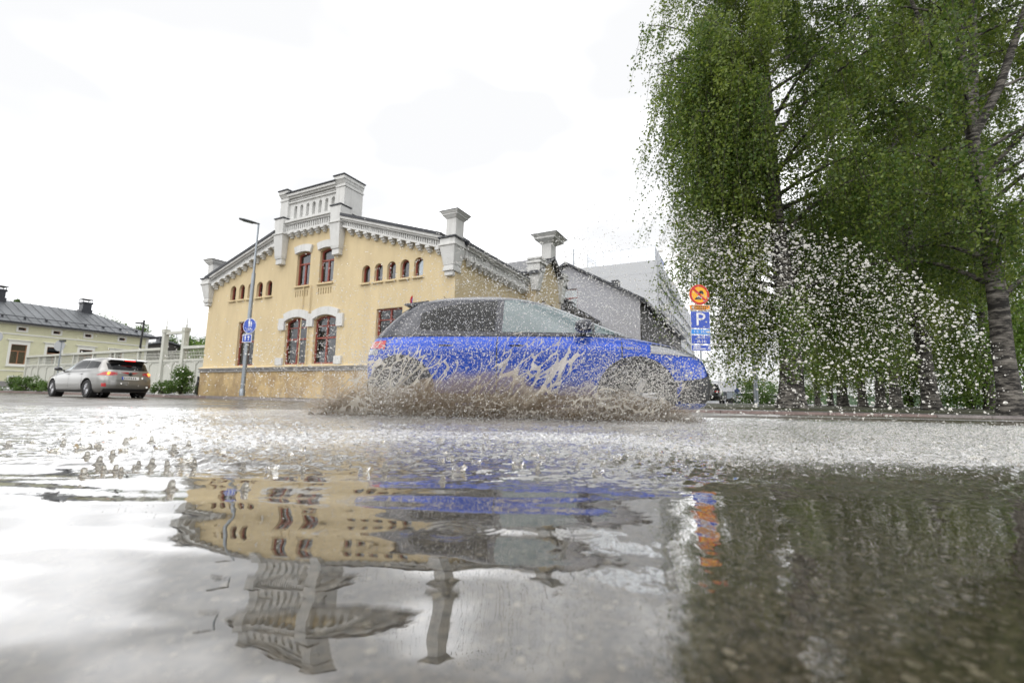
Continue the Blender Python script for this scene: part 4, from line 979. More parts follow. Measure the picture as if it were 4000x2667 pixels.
# --- black car and pale cars far off, reusing the estate shell
def far_car(name, u, v, Y, paint, rz, label, z=.12):
    r = empty(name); p = P(u, v, Y); sp2 = dict(sp); sp2['spokes'] = 5
    body = SS.solid(.19, .945, 16, 64); smooth_by_angle(body, 40); link('body', body, M[paint], r)
    cb = SS.solid(.946, 1.453, 12, 64); smooth_by_angle(cb, 50); link('cabin', cb, M['car_glass_dark'], r)
    top = SS.solid(1.36, 1.46, 5, 64); link('roof', top, M[paint], r).scale = (1.01, 1.01, 1.003)
    for ax in (1.36, -1.34):
        for sg in (-1, 1): MB().lathe([(.10, -.1), (.30, -.1), (.318, -.07), (.318, .07), (.30, .1), (.10, .1)], 20, (ax, sg * .80, .318), 'y').build('wheel', M['tyre'], r)
    SS.end_patch(-.78, -.5, .80, .88, False, .01, 4, 2).build('tail_light', M['tail_red'], r); SS.end_patch(.5, .78, .80, .88, False, .01, 4, 2).build('tail_light', M['tail_red'], r)
    r.location = (p[0], Y, z); r.rotation_euler = (0, 0, rz); tag(r, label, 'car'); return r
far_car('black_car', 2775, 1590, 34, 'black_paint', R_(62), 'black car parked beyond the nose of the blue hatchback')
far_car('white_car', 2925, 1590, 62, 'sign_white', R_(5), 'small white car far off left of the lamp pole')
far_car('grey_car', 3010, 1590, 70, 'silver_paint', R_(185), 'small grey car far off right of the lamp pole')

# ------------------------------------------------------------------ street furniture
LP = P(945, 1545, 18.7)
LAMP = empty('street_lamp', (LP[0], LP[1], .1), 0, 'tall grey street lamp with a flat head before the yellow building', 'street lamp')
tp = P(1016, 872, 18.7); lx_, lz_ = tp[0] - LP[0], tp[2] - .1
lean = lambda z: lx_ * .38 * z / lz_
MB().tube([(0, 0, 0), (lean(lz_ * .70), 0, lz_ * .70)], [.085, .075], 14).build('pole', M['steel'], LAMP, True)
MB().tube([(lean(lz_ * .70), 0, lz_ * .70 - .05), (lean(lz_), 0, lz_)], [.05, .035], 12).build('upper_pole', M['steel'], LAMP, True)
MB().lathe([(.11, 0), (.11, .25), (.086, .28)], 14).build('base_collar', M['steel'], LAMP, True)
hm = MB().lathe([(.001, -.48), (.10, -.42), (.135, -.2), (.12, .1), (.06, .38), (.04, .44)], 14, (0, 0, 0), 'x')
ho = hm.build('lamp_head', M['dark_steel'], LAMP, True, loc=(lean(lz_) - .38, -.02, lz_ + .06)); ho.scale = (1, 1, .45); ho.rotation_euler = (0, R_(14), 0)
MB().box(-.32, .12, -.09, .09, -.125, -.115).build('lamp_glass', M['lamp_clear'], ho)

def disc(name, r, mt, parent, y=0, t=.012, n=40, c=(0, 0)):
    return MB().lathe([(r, 0), (r, -t)], n, (c[0], y, c[1]), 'y').build(name, mt, parent)
def ringd(name, r0, r1, mt, parent, y, t=.006, n=40, c=(0, 0)):
    return MB().lathe([(r0, 0), (r0, -t), (r1, -t), (r1, 0)], n, (c[0], y, c[1]), 'y', cap=False).build(name, mt, parent)
def glyph(name, s, size, mt, parent, x, z, y, align='CENTER', sx=1.0):
    o = link(name, text_mesh(s, size, align), mt, parent); o.rotation_euler = (math.pi / 2, 0, 0); o.location = (x, y, z); o.scale = (sx, 1, 1); return o
# shared path sign on the lamp: adult with child above a bicycle
sc_ = P(975, 1272, 18.55)
SG = empty('path_sign', (sc_[0], 18.57, sc_[2]), R_(-12), 'round blue footpath and cycle sign on the grey lamp pole', 'sign')
disc('sign_plate', .315, M['sign_white'], SG); disc('blue_face', .295, M['sign_blue'], SG, -.0125, .004)
m = MB(); yy = (-.0205, -.017)
def fig(m, x, z, s):
    m.lathe([(.028 * s, 0), (.028 * s, -.004)], 12, (x, -.017, z + .155 * s), 'y')
    m.prism([(x - .035 * s, z + .12 * s), (x + .035 * s, z + .12 * s), (x + .045 * s, z), (x + .02 * s, z), (x + .03 * s, z - .13 * s), (x + .008 * s, z - .13 * s), (x, z - .02 * s), (x - .008 * s, z - .13 * s), (x - .03 * s, z - .13 * s), (x - .02 * s, z), (x - .045 * s, z)], -.021, -.017)
fig(m, -.02, .09, 1.05); fig(m, .075, .05, .7); m.build('walking_figures', M['sign_white'], SG)
m = MB()
for cx in (-.085, .085): m.lathe([(.05, 0), (.05, -.004), (.062, -.004), (.062, 0)], 20, (cx, -.017, -.17), 'y', cap=False)
m.tube([(-.085, -.019, -.17), (-.03, -.019, -.10), (.05, -.019, -.10), (.085, -.019, -.17), (.045, -.019, -.07)], .007, 5); m.tube([(-.03, -.019, -.10), (-.0, -.019, -.17), (.05, -.019, -.10)], .007, 5); m.build('bicycle_mark', M['sign_white'], SG)
SG2 = empty('path_subplate', (sc_[0] - .06, 18.57, sc_[2] - .52), R_(-12), 'small blue rectangular plate under the round path sign', 'sign')
MB().box(-.22, .22, -.012, 0, -.17, .17).build('sign_plate', M['sign_white'], SG2); MB().box(-.195, .195, -.016, -.0125, -.145, .145).build('blue_face', M['sign_blue'], SG2)
m = MB(); fig(m, -.08, .0, .75); m.prism([(.06, -.1), (.085, -.1), (.085, .03), (.13, .03), (.073, .11), (.015, .03), (.06, .03)], -.021, -.017); m.build('white_marks', M['sign_white'], SG2)
# parking sign stack and the temporary no-parking sign above it
pc = P(2733, 1150, 14.0)
PS = empty('parking_sign_post', (pc[0] + .02, 14.06, .1), 0, 'grey post carrying the parking signs beside the birch', 'sign post')
MB().tube([(0, .04, 0), (0, .04, 4.0)], .03, 10).build('pole', M['steel'], PS, True); MB().lathe([(.05, 0), (.05, .2), (.032, .22)], 12, (0, .04, 0)).build('base_collar', M['steel'], PS)
T1 = empty('temporary_sign', (pc[0], 14.04, pc[2]), R_(4), 'round yellow temporary no-parking sign with red rim, topmost on the post', 'sign')
disc('sign_plate', .325, M['sign_yellow'], T1); ringd('red_rim', .255, .318, M['sign_red'], T1, -.0125)
MB().prism([(-.21, .16), (-.16, .21), (.21, -.16), (.16, -.21)], -.021, -.0135).build('red_bar', M['sign_red'], T1)
m = MB().box(-.02, .14, -.0175, -.0135, .03, .08).prism([(.0, .08), (.02, .13), (.10, .13), (.13, .08)], -.0175, -.0135)
for cx in (.01, .11): m.lathe([(.02, 0), (.02, -.004)], 10, (cx, -.0135, .03), 'y')
m.box(-.15, .05, -.0175, -.0135, -.16, -.12).prism([(-.12, -.12), (-.09, -.07), (0, -.07), (.03, -.12)], -.0175, -.0135); m.build('vehicle_marks', M['black'], T1)
def plate(name, z0, z1, face, label, w=.30):
    o = empty(name, (pc[0] + .005, 14.04, 0), R_(4), label, 'sign')
    MB().box(-w - .012, w + .012, -.010, 0, z0 - .012, z1 + .012).build('sign_plate', M['sign_white'], o); MB().box(-w, w, -.014, -.0105, z0, z1).build('sign_face', M[face], o); return o
o = plate('temporary_subplate', 3.075, 3.225, 'sign_orange', 'orange text plate under the round temporary sign', .325)
m = MB()
for r_, (z, n_) in enumerate(((3.185, 9), (3.115, 8))):
    for i in range(n_): m.box(-.27 + i * .062, -.27 + i * .062 + .04, -.018, -.0145, z - .022, z + .022)
m.build('text_marks', M['black'], o)
o = plate('parking_sign', 2.50, 3.02, 'sign_blue', 'large blue parking sign with white letter P'); glyph('letter', 'P', .58, M['sign_white'], o, 0, 2.76, -.0165, sx=1.15)
o = plate('price_plate', 2.31, 2.46, 'sign_light_blue', 'light blue plate directly under the letter P'); glyph('text', '1 h  2€/h', .12, M['sign_white'], o, 0, 2.385, -.0165)
o = plate('hours_plate', 2.01, 2.27, 'sign_blue', 'dark blue opening hours plate reading 8-18 and (8-14)'); glyph('text', '8-18', .125, M['sign_white'], o, .02, 2.21, -.0165); glyph('text', '(8-14)', .125, M['sign_white'], o, .02, 2.08, -.0165)
o = plate('payment_plate', 1.80, 1.96, 'sign_blue', 'lowest blue plate with small lettering on the sign post')
m = MB()
for z, a, b in ((1.915, -.24, -.04), (1.85, -.26, .14)):
    x = a
    while x < b: w = random.uniform(.02, .04); m.box(x, x + w, -.018, -.0145, z - .022, z + .022); x += w + .012
m.prism([(.20, 1.83), (.24, 1.93), (.27, 1.93), (.28, 1.83), (.26, 1.83), (.255, 1.90), (.22, 1.83)], -.018, -.0145); m.build('text_marks', M['sign_white'], o)
for o in list(col.objects):
    if o.parent is None and o.name.split('.')[0] in ('parking_sign_post', 'temporary_sign', 'temporary_subplate', 'parking_sign', 'price_plate', 'hours_plate', 'payment_plate'):
        k_ = 9.35 / 14.0; o.location = (o.location[0] * k_, o.location[1] * k_, CAM_H + (o.location[2] - CAM_H) * k_); o.scale = (k_, k_, k_)
# no-stopping sign behind the blue car
ncp = P(1630, 1178, 17.0); NS = empty('no_stopping_sign', (ncp[0], 17.0, .1), R_(38), 'round no-stopping sign with red cross just over the hatchback tail', 'sign')
MB().tube([(0, .04, 0), (0, .04, ncp[2] + .25)], .03, 10).build('pole', M['steel'], NS, True)
disc('sign_plate', .30, M['sign_red'], NS, 0, .012, c=(0, ncp[2] - .1)); disc('blue_face', .24, M['sign_blue'], NS, -.0125, .004, c=(0, ncp[2] - .1))
z_ = ncp[2] - .1
m = MB().prism([(-.19, z_ + .15), (-.15, z_ + .19), (.19, z_ - .15), (.15, z_ - .19)], -.021, -.017); m.build('red_bar', M['sign_red'], NS); MB().prism([(.19, z_ + .15), (.15, z_ + .19), (-.19, z_ - .15), (-.15, z_ - .19)], -.0255, -.0215).build('red_bar', M['sign_red'], NS)
# black lamp by the house and the backs of two signs
q = P(520, 1545, 27); L2 = empty('path_lamp', (q[0], 27, .1), 0, 'slim black lamp post in front of the wooden house', 'street lamp'); h_ = P(535, 1250, 27)[2] - .1
MB().tube([(0, 0, 0), (.12, 0, h_)], [.07, .05], 10).build('pole', M['black'], L2, True); MB().box(-.35, .12, -.06, .06, h_ - .22, h_ - .14).build('lamp_head', M['black'], L2)
q = P(240, 1350, 30); o = empty('rear_of_sign', (q[0], 30, .1), 0, 'grey back of a round sign on a post before the house windows', 'sign'); MB().tube([(0, 0, 0), (0, 0, q[2] + .2)], .04, 8).build('pole', M['steel'], o); disc('sign_plate', .36, M['sign_back'], o, 0, c=(-.12, q[2] - .1)); MB().box(-.1, .25, -.1, .02, q[2] + .15, q[2] + .28).build('bracket', M['dark_steel'], o)
q = P(-8, 1322, 30); o = empty('rear_of_sign', (q[0], 30, .1), 0, 'grey round sign cut off by the left picture edge', 'sign'); MB().tube([(0, 0, 0), (0, 0, q[2] + .2)], .04, 8).build('pole', M['steel'], o); disc('sign_plate', .32, M['sign_back'], o, 0, c=(0, q[2]))
# lamp pole in front of the birches
q = P(2955, 1590, 16); L3 = empty('grey_lamp', (q[0], 16, .1), 0, 'slender grey lamp pole reaching into the birch foliage', 'street lamp'); h_ = 7.0; dx = P(2935, 1150, 16)[0] - q[0]
MB().tube([(0, 0, 0), (0, 0, 2.0), (dx * .3, 0, h_)], [.085, .08, .05], 12).build('pole', M['steel'], L3, True); MB().lathe([(.001, -.45), (.1, -.3), (.12, 0), (.05, .3)], 12, (-.3, 0, h_), 'x').build('lamp_head', M['dark_steel'], L3, True)

# person with a cart far off by the water
q = P(2882, 1588, 48); PE = empty('person', (q[0], 48, .1), 0, 'distant person in dark blue jacket walking by the water', 'person')
def skin_body(edges, pts, rad, name, mt, parent):
    me = bpy.data.meshes.new(name); me.from_pydata(pts, edges, []); o = bpy.data.objects.new(name, me); col.objects.link(o)
    md = o.modifiers.new('s', 'SKIN'); 
    for i, r in enumerate(rad): me.skin_vertices[0].data[i].radius = (r, r)
    me.skin_vertices[0].data[0].use_root = True
    o.modifiers.new('d', 'SUBSURF').levels = 1
    dg = bpy.context.evaluated_depsgraph_get(); r = bpy.data.meshes.new_from_object(o.evaluated_get(dg)).copy(); bpy.data.objects.remove(o)
    r.materials.clear(); return link(name, r, mt, parent)
pts = [(0, 0, .95), (0, 0, 1.2), (0, 0, 1.45), (0, 0, 1.55), (0, -.02, 1.66), (.2, 0, 1.42), (.27, -.05, 1.15), (.28, -.15, .92), (-.2, 0, 1.42), (-.27, -.05, 1.15), (-.26, -.2, .95), (.1, 0, .9), (.12, -.15, .5), (.12, 0, .06), (-.1, 0, .9), (-.12, .1, .5), (-.12, .28, .1)]
ed = [(0, 1), (1, 2), (2, 3), (3, 4), (2, 5), (5, 6), (6, 7), (2, 8), (8, 9), (9, 10), (0, 11), (11, 12), (12, 13), (0, 14), (14, 15), (15, 16)]
skin_body(ed, pts, [.16, .15, .16, .06, .11, .075, .055, .04, .075, .055, .04, .10, .075, .05, .10, .075, .05], 'body', M['shirt'], PE)
q = P(2868, 1588, 48); o = empty('handcart', (q[0] - .3, 48, .1), 0, 'small grey box cart beside the distant person', 'cart'); MB().box(-.6, .3, -.4, .4, .5, 1.15).build('box', M['steel'], o)
for s_ in (-.4, .4): MB().lathe([(.3, 0), (.3, .06)], 16, (-.1, s_, .3), 'y').build('wheel', M['tyre'], o)

# ------------------------------------------------------------------ trees
def quad_leaves(name, C, s, drop=.35, vv=None):
    """C leaf centres, s sizes: one four-cornered leaf each"""
    n = len(C); a = rng.normal(size=(n, 3)); a[:, 2] -= drop; a /= np.linalg.norm(a, axis=1, keepdims=True)
    b = np.cross(a, rng.normal(size=(n, 3))); b /= np.linalg.norm(b, axis=1, keepdims=True); s = s[:, None]
    V = np.stack([C - a * s * .5, C + b * s * .36, C + a * s * .6, C - b * s * .36], 1).reshape(-1, 3)
    me = npmesh(name, V, np.arange(4 * n).reshape(n, 4)); vattr(me, 'v', np.repeat(np.clip(rng.random(n) ** 1.6 * .75 + (vv if vv is not None else .12), 0, 1), 4)); return me

def birch(name, base, trunk, r0, crown_r, zlo, zhi, n_br, leaves, seed, label, group='birch trees along the shore', strand=(.5, 1.8), leaf=.062, thick=True, extra=0):
    """trunk = [(dx,dy,z)...] relative to the base"""
    r = np.random.default_rng(seed); T = np.array(trunk, float); root = empty(name, base, 0, label, 'tree', group)
    tz = T[:, 2]; at = lambda z: np.array([np.interp(z, tz, T[:, 0]), np.interp(z, tz, T[:, 1]), z]); H = tz[-1]
    zz = np.concatenate([[-.1, .08, .3, .7], np.linspace(1.2, H, 22)]); rad = [r0 * (1.45 if z < 0 else 1.28 if z < .2 else 1.1 if z < .5 else 1) * max(.06, (1 - max(z, 0) / H) ** .8) for z in zz]
    MB().tube([at(max(z, 0)) + np.array([0, 0, min(z, 0)]) for z in zz], rad, 14).build('trunk', M['birch_bark'], root, True)
    br = MB(); tw = MB(); LC = []; S0 = []; 
    per = max(1, leaves // n_br)
    for i in range(n_br + extra):
        f = (i + r.random()) / n_br; z0 = zlo * .75 + (zhi - zlo * .75) * f ** .9; az = r.uniform(0, 2 * math.pi) if i > 2 else i * 2.1
        env = crown_r * (math.sin(math.pi * min(1, .18 + .82 * (1 - f))) ** .6 if f > .25 else .75 + f) * r.uniform(.65, 1.12)
        if i >= n_br: f = r.uniform(0, .5); z0 = r.uniform(2.0, 9.0); az = math.pi + r.normal(.1, .55); env = crown_r * r.uniform(.7, 1.04) * float(np.interp(z0, [2, 3.4, 4.6], [.5, .8, 1.05]))
        bv = max(0, r.normal(.10, .16))
        rise = r.uniform(.25, .75) * env * (1 - .3 * f); p0 = at(min(z0, H - .3)); d = np.array([math.cos(az), math.sin(az), 0]); pts = []
        for t in np.linspace(0, 1, 7):
            p = p0 + d * env * t + np.array([0, 0, rise * (1.9 * t - 1.15 * t * t) * 1.0]) + r.normal(0, .05, 3) * env * .25 * t; pts.append(p)
        pts = np.array(pts); rb = max(.018, r0 * .30 * (1 - f * .7))
        br.tube(pts, np.linspace(rb, .008, 7), 6 if thick else 4)
        ns_ = max(3, int(per / 62)); lp = per // ns_
        for k in range(ns_):
            t = r.uniform(.12, 1.0) ** .75; q_ = t * 6; j = min(5, int(q_)); s0 = pts[j] + (pts[j + 1] - pts[j]) * (q_ - j) + r.normal(0, .16, 3) * (1, 1, .6)
            Ls = r.uniform(*strand) * (.55 + .6 * t) * (1.1 if f < .5 else .8); dr = d * r.uniform(-.1, .25) + r.normal(0, .10, 3); dr[2] = 0
            u = np.sort(r.random(lp)); sp_ = s0[None] + dr[None] * (u[:, None] * Ls) + np.stack([0 * u, 0 * u, -Ls * u ** 1.15 + .12 * u * (1 - u)], 1)
            sp_ = sp_ + r.normal(0, 1, (lp, 3)) * (.055 + .05 * r.random()) * np.array([1, 1, .7])
            LC.append(sp_); S0.append(np.full(lp, bv + r.normal(0, .07)))
            if k % 2 == 0: tw.tube([s0, s0 + dr * Ls * .5 + np.array([0, 0, -Ls * .45]), s0 + dr * Ls + np.array([0, 0, -Ls])], [.006, .004, .002], 3, cap=False)
    C = np.concatenate(LC); SV_ = np.concatenate(S0); kz = C[:, 2] > .55; C = C[kz]; SV_ = SV_[kz]
    cr = link('crown', quad_leaves('crown', C, leaf * (.6 + .8 * r.random(len(C))), vv=SV_), M['birch_leaf'], root)
    br.build('branch', M['birch_bark'] if thick else M['twig'], root, True); tw.build('twig', M['twig'], root)['kind'] = 'stuff'
    return root
def at_px(u, Y, z=.09): p = P(u, 1590, Y); return (p[0], Y, z)
b1 = at_px(3092, 11.2)
birch('birch_tree', b1, [(0, 0, 0), (.05, 0, 1), (.06, .05, 2.6), (-.10, .1, 5), (-.10, .15, 8), (-.14, .2, 14)], .27, 3.0, 1.7, 13.2, 60, 150000, 101, 'large weeping birch beside the parking signs, leftmost of the big trees', strand=(.7, 2.5), extra=34)
b2 = at_px(3952, 9.6)
t2 = birch('birch_tree', b2, [(0, 0, 0), (-.05, 0, 1.2), (-.03, 0, 2.6), (-.08, .05, 4.5), (-.08, .1, 6.4), (0, .2, 9.5), (.05, .3, 13)], .195, 3.3, 3.0, 12.5, 50, 100000, 202, 'thick black-fissured birch trunk at the right picture edge', strand=(.5, 1.7))
m = MB()      # fork of strong upright limbs
for dx, dy, zt, r_ in ((.30, .1, 12.5, .11), (.75, .1, 12, .12), (1.7, -.2, 11.5, .10), (-.7, .2, 10.5, .07)):
    m.tube([(-.08, .1, 6.2), (-.08 + dx * .30, .1 + dy, 7.3), (-.08 + dx * .75, .1 + dy * 2, 9.5), (-.08 + dx, dy * 3, zt)], [r_, r_ * .85, r_ * .6, .03], 9)
m.build('limb', M['birch_bark'], t2, True)
b3 = at_px(3640, 13.8)
birch('birch_tree', b3, [(0, 0, 0), (-.1, 0, 2), (-.25, 0, 5), (-.3, .1, 9), (-.2, .1, 13)], .21, 3.0, 2.6, 13, 46, 85000, 303, 'dark birch standing between the two big front birches', strand=(.6, 2.0))
# the receding row of slimmer birches, copies of one
b4 = birch('birch_tree', at_px(3500, 18), [(0, 0, 0), (.05, 0, 2), (-.1, 0, 6), (-.1, .1, 12)], .20, 3.0, 2.4, 12, 40, 50000, 404, 'slim birch of the receding row, nearest of the slim trunks', strand=(.8, 2.4), leaf=.085, thick=False)
rowl = [(3442, 20.5, 'slim birch of the row, second from the nearest slim trunk', .95), (3372, 24, 'slim birch of the row, left of the bright shrub', 1.0), (3302, 27.5, 'slim birch of the row between two gaps of sky', .95), (3282, 32, 'thin far birch just left of a sky gap', .9), (3245, 33, 'thin far birch second from the large left birch', .95), (3195, 36, 'farthest thin birch nearest the large left birch', 1.0), (3790, 26, 'slim birch behind the green shrub at the right', 1.05), (3870, 21, 'slim dark birch close behind the right edge birch', 1.05)]
for i, (u, Y, lb, s_) in enumerate(rowl):
    o = copy_tree(b4); o.location = at_px(u, Y); o.rotation_euler = (0, 0, 1.3 * i + .7); o.scale = (s_, s_, s_); o['label'] = lb
def leafy(name, c, ext, n, leaf, mt, label, cat, group=None, stems=5, drop=.1, seed=1, gap=1.0):
    """a shrub: clumps of leaves on stems, base at c"""
    r = np.random.default_rng(seed); root = empty(name, c, 0, label, cat, group); ex = np.array(ext, float); LC = []; st = MB(); nc = max(5, n // 90)
    for k in range(nc):
        q_ = r.normal(0, .42, 3); q_[2] = r.random() ** .8; w = 1 - .55 * q_[2] ** 2; cc = np.array([q_[0] * w * ex[0], q_[1] * w * ex[1], q_[2] * ex[2]])
        LC.append(cc + r.normal(0, 1, (n // nc, 3)) * ex.mean() * .13 * gap)
        if k % max(1, nc // (stems * 3)) == 0: st.tube([(r.normal(0, .06) * ex[0], r.normal(0, .06) * ex[1], 0), cc * .5 + (0, 0, .1 * ex[2]), cc], [.02, .012, .004], 4, cap=False)
    C = np.concatenate(LC); C = C[C[:, 2] > .01]; link('foliage', quad_leaves('foliage', C, leaf * (.7 + .6 * r.random(len(C))), drop), M[mt], root); st.build('stem', M['twig'], root); return root
q = P(705, 1545, 21.2); leafy('shrub', (q[0], 21.2, .12), (.7, .5, 1.15), 4500, .07, 'bush_leaf', 'leafy green shrub against the board fence by the yellow corner', 'shrub', seed=5)
q = P(640, 1550, 22.0); leafy('shrub', (q[0], 22.0, .12), (.8, .4, .55), 2200, .07, 'bush_leaf', 'low green weeds left of the leafy shrub at the fence foot', 'plant', seed=6)
for i, (u, Y, lb) in enumerate(((60, 29.5, 'pink-flowered weeds left of the fence end'), (95, 29, 'low green weeds at the left end of the fence'), (150, 27.5, 'small weed tuft at the fence foot left of the silver car'), (195, 26, 'weed tuft just in front of the silver car'))):
    q = P(u, 1530, Y); leafy('weeds', (q[0], Y, .1), (.9, .5, .8 if i < 2 else .55), 1500, .08, 'bush_leaf', lb, 'plant', 'weeds along the fence foot', seed=20 + i)
q = P(3560, 1590, 24); leafy('bright_shrub', (q[0], 24, .15), (2.2, 1.5, 3.4), 9000, .11, 'bright_leaf', 'bright green shrub glowing between the birch trunks', 'shrub', seed=8)
q = P(3800, 1590, 22); leafy('bright_shrub', (q[0], 22, .15), (2.8, 1.5, 3.2), 9000, .11, 'bright_leaf', 'bright green shrub left of the right edge birch', 'shrub', seed=9)
q = P(4050, 1590, 17); leafy('bright_shrub', (q[0], 17, .15), (2.0, 1.5, 4.2), 7000, .10, 'bright_leaf', 'bright green shrub behind the trunk at the right edge', 'shrub', seed=10)
for i, (u, Y, w, h_, lb) in enumerate(((2900, 120, 9, 5.5, 'distant green tree left of the lamp pole'), (3000, 130, 10, 6, 'distant green tree right of the lamp pole'), (3130, 110, 7, 4, 'distant bush beside the large left birch'), (2965, 40, 2.5, .9, 'grassy shrub at the foot of the lamp pole'))):
    q = P(u, 1590, Y); leafy('distant_tree', (q[0], Y, 0.1), (w, w * .6, h_), 4500, .35 if Y > 60 else .12, 'bush_leaf', lb, 'tree', seed=40 + i)
for i, (u, v, Y, w, h_, lb) in enumerate(((395, 1275, 75, 1.6, 3.6, 'treetop just right of the house chimney'), (432, 1300, 70, 2.4, 3.8, 'denser treetop right of the house chimney'), (550, 1320, 80, 1.6, 4.5, 'thin treetop right of the black lamp'), (660, 1350, 70, 1.4, 3.2, 'treetop seen through the gate frame'), (733, 1360, 62, .9, 3.0, 'small treetop over the fence left of the yellow corner'), (770, 1360, 60, 1.6, 3.2, 'treetop over the fence nearest the yellow corner'), (60, 1185, 80, .8, 1.2, 'tip of a tree above the house ridge'))):
    q = P(u, v, Y); h0_ = q[2]; leafy('background_tree', (q[0], Y, max(0, h0_ - h_ * .6)), (w, w * .7, h_), 1500, .26, 'bush_leaf', lb, 'tree', 'treetops behind the fence', seed=60 + i, gap=1.3)
q = P(790, 1430, 27); leafy('background_tree', (q[0], 27, .3), (1.8, .8, 2.6), 3500, .10, 'bright_leaf', 'green bush seen through the fence lattice by the yellow corner', 'shrub', seed=77)

# ------------------------------------------------------------------ water thrown up by the car
def vP(u, v, Y):
    u = np.asarray(u, float); v = np.asarray(v, float); Y = np.asarray(Y, float)
    d = _F[None] + _R[None] * ((u - 2000) / FPX)[:, None] - _U[None] * ((v - 1333.5) / FPX)[:, None]
    return np.array([0, 0, CAM_H]) + d * (Y / d[:, 1])[:, None]
def sdirs(n, main, jit=.35):
    d = np.array(main, float)[None] + rng.normal(0, jit, (n, 3)); return d
def pieces(name, C, r, mt, label, main=(1, 0, .2), smax=1.8, big=.0075, jit=.4):
    C = np.asarray(C); r = np.asarray(r); keep = C[:, 2] > .012; C, r = C[keep], r[keep]
    b = r > big; out_ = []
    st = 1 + (smax - 1) * rng.random(len(C)) ** 2
    for sel, base in ((~b, ICO1), (b, ICO2)):
        if sel.sum() == 0: continue
        out_.append((C[sel], r[sel], st[sel], base))
    Vs, Fs, o = [], [], 0
    for c, rr, s_, base in out_:
        me = scatter('tmp', c, rr, base, stretch=s_, sdir=sdirs(len(c), main, jit), jit=.07)
        v = np.empty(len(me.vertices) * 3, np.float32); me.vertices.foreach_get('co', v); f = np.empty(len(me.loops), np.int32); me.loops.foreach_get('vertex_index', f)
        Vs.append(v.reshape(-1, 3)); Fs.append(f.reshape(-1, 3) + o); o += len(me.vertices); bpy.data.meshes.remove(me)
    ob = link(name, npmesh(name, np.concatenate(Vs), np.concatenate(Fs), True), M[mt]); tag(ob, label, 'spray', kind='stuff'); return ob

# plume flying ahead of the front wheel, nearest the viewer
n = 12500
u = 2575 + 1385 * rng.beta(1.15, 2.0, n); top = np.interp(u, [2560, 2620, 3000, 3350, 3600, 3800, 3960], [900, 840, 865, 950, 1080, 1240, 1380])
f = np.where(rng.random(n) < .62, rng.beta(1.3, 2.4, n), rng.random(n)); v = top + f * (1640 - top) + rng.normal(0, 18, n)
Y = 2.3 + 2.0 * rng.random(n) - .25 * (u - 2560) / 1400
sg_ = (u > 2680) & (u < 2785) & (v > 1100) & (v < 1380) & (rng.random(n) < .6); v = np.where(sg_, v - 300, v); kq = v > top - 30; u, v, Y = u[kq], v[kq], Y[kq]; n = len(u)
C = vP(u, v, Y); r = np.clip(.0021 * np.exp(rng.normal(0, .62, n)), .0008, .0095) * (Y / 3.0) * (.8 + .35 * (u - 2560) / 1400)
pieces('forward_plume', C, r, 'drop_milky', 'arching plume of white water drops flying in front of the birches', (1, -.1, -.25), 2.0)

# fine drops over the yellow front, the car and the sky between the roofs
def cloud(n, ucv, vcv, Yr, rr):
    u = rng.normal(ucv[0], ucv[1], n); v = rng.normal(vcv[0], vcv[1], n); Y = rng.uniform(*Yr, n); return vP(u, v, Y), rr[0] + (rr[1] - rr[0]) * rng.random(n) ** 2.5
parts_ = [cloud(5200, (1780, 290), (1260, 150), (3.4, 4.6), (.0018, .0052)), cloud(2600, (1250, 230), (1430, 110), (3.0, 4.8), (.002, .0055)), cloud(4200, (2120, 200), (1130, 110), (3.4, 4.8), (.002, .006)), cloud(1100, (2150, 280), (960, 90), (3.2, 4.6), (.0018, .004)), cloud(260, (800, 240), (1430, 90), (2.4, 4.2), (.002, .006)), cloud(4200, (2400, 180), (1270, 110), (3.4, 4.8), (.002, .006))]
C = np.concatenate([p[0] for p in parts_]); r = np.concatenate([p[1] for p in parts_])
pieces('airborne_drops', C, r, 'drop_clear', 'fine clear water drops hanging before the yellow building and blue car', (1, -.2, .5), 1.35)

# dense drops flung along the flank
n = 11500
u = rng.uniform(1400, 2740, n); lim = np.interp(u, [1400, 1550, 1900, 2200, 2500, 2720], [1380, 1330, 1320, 1340, 1400, 1430]); f = rng.beta(1.0, 1.5, n); v = 1640 - (1640 - lim) * (1 - f) + rng.normal(0, 25, n); Y = rng.uniform(3.9, 4.7, n)
for (uc, us, vc, vs_, k_) in ((2370, 85, 1510, 60, 3200), (2540, 60, 1520, 65, 3000), (1490, 60, 1500, 70, 3000)):
    u = np.concatenate([u, rng.normal(uc, us, k_)]); v = np.concatenate([v, np.minimum(rng.normal(vc, vs_, k_), 1650)]); Y = np.concatenate([Y, rng.uniform(4.1, 4.75, k_)])
n = len(u)
C = vP(u, v, Y); pieces('flank_drops', C, .0018 + .0042 * rng.random(n) ** 2.6, 'drop_milky', 'dense pale drops flying along the side of the blue car', (1, -.2, .7), 1.6)

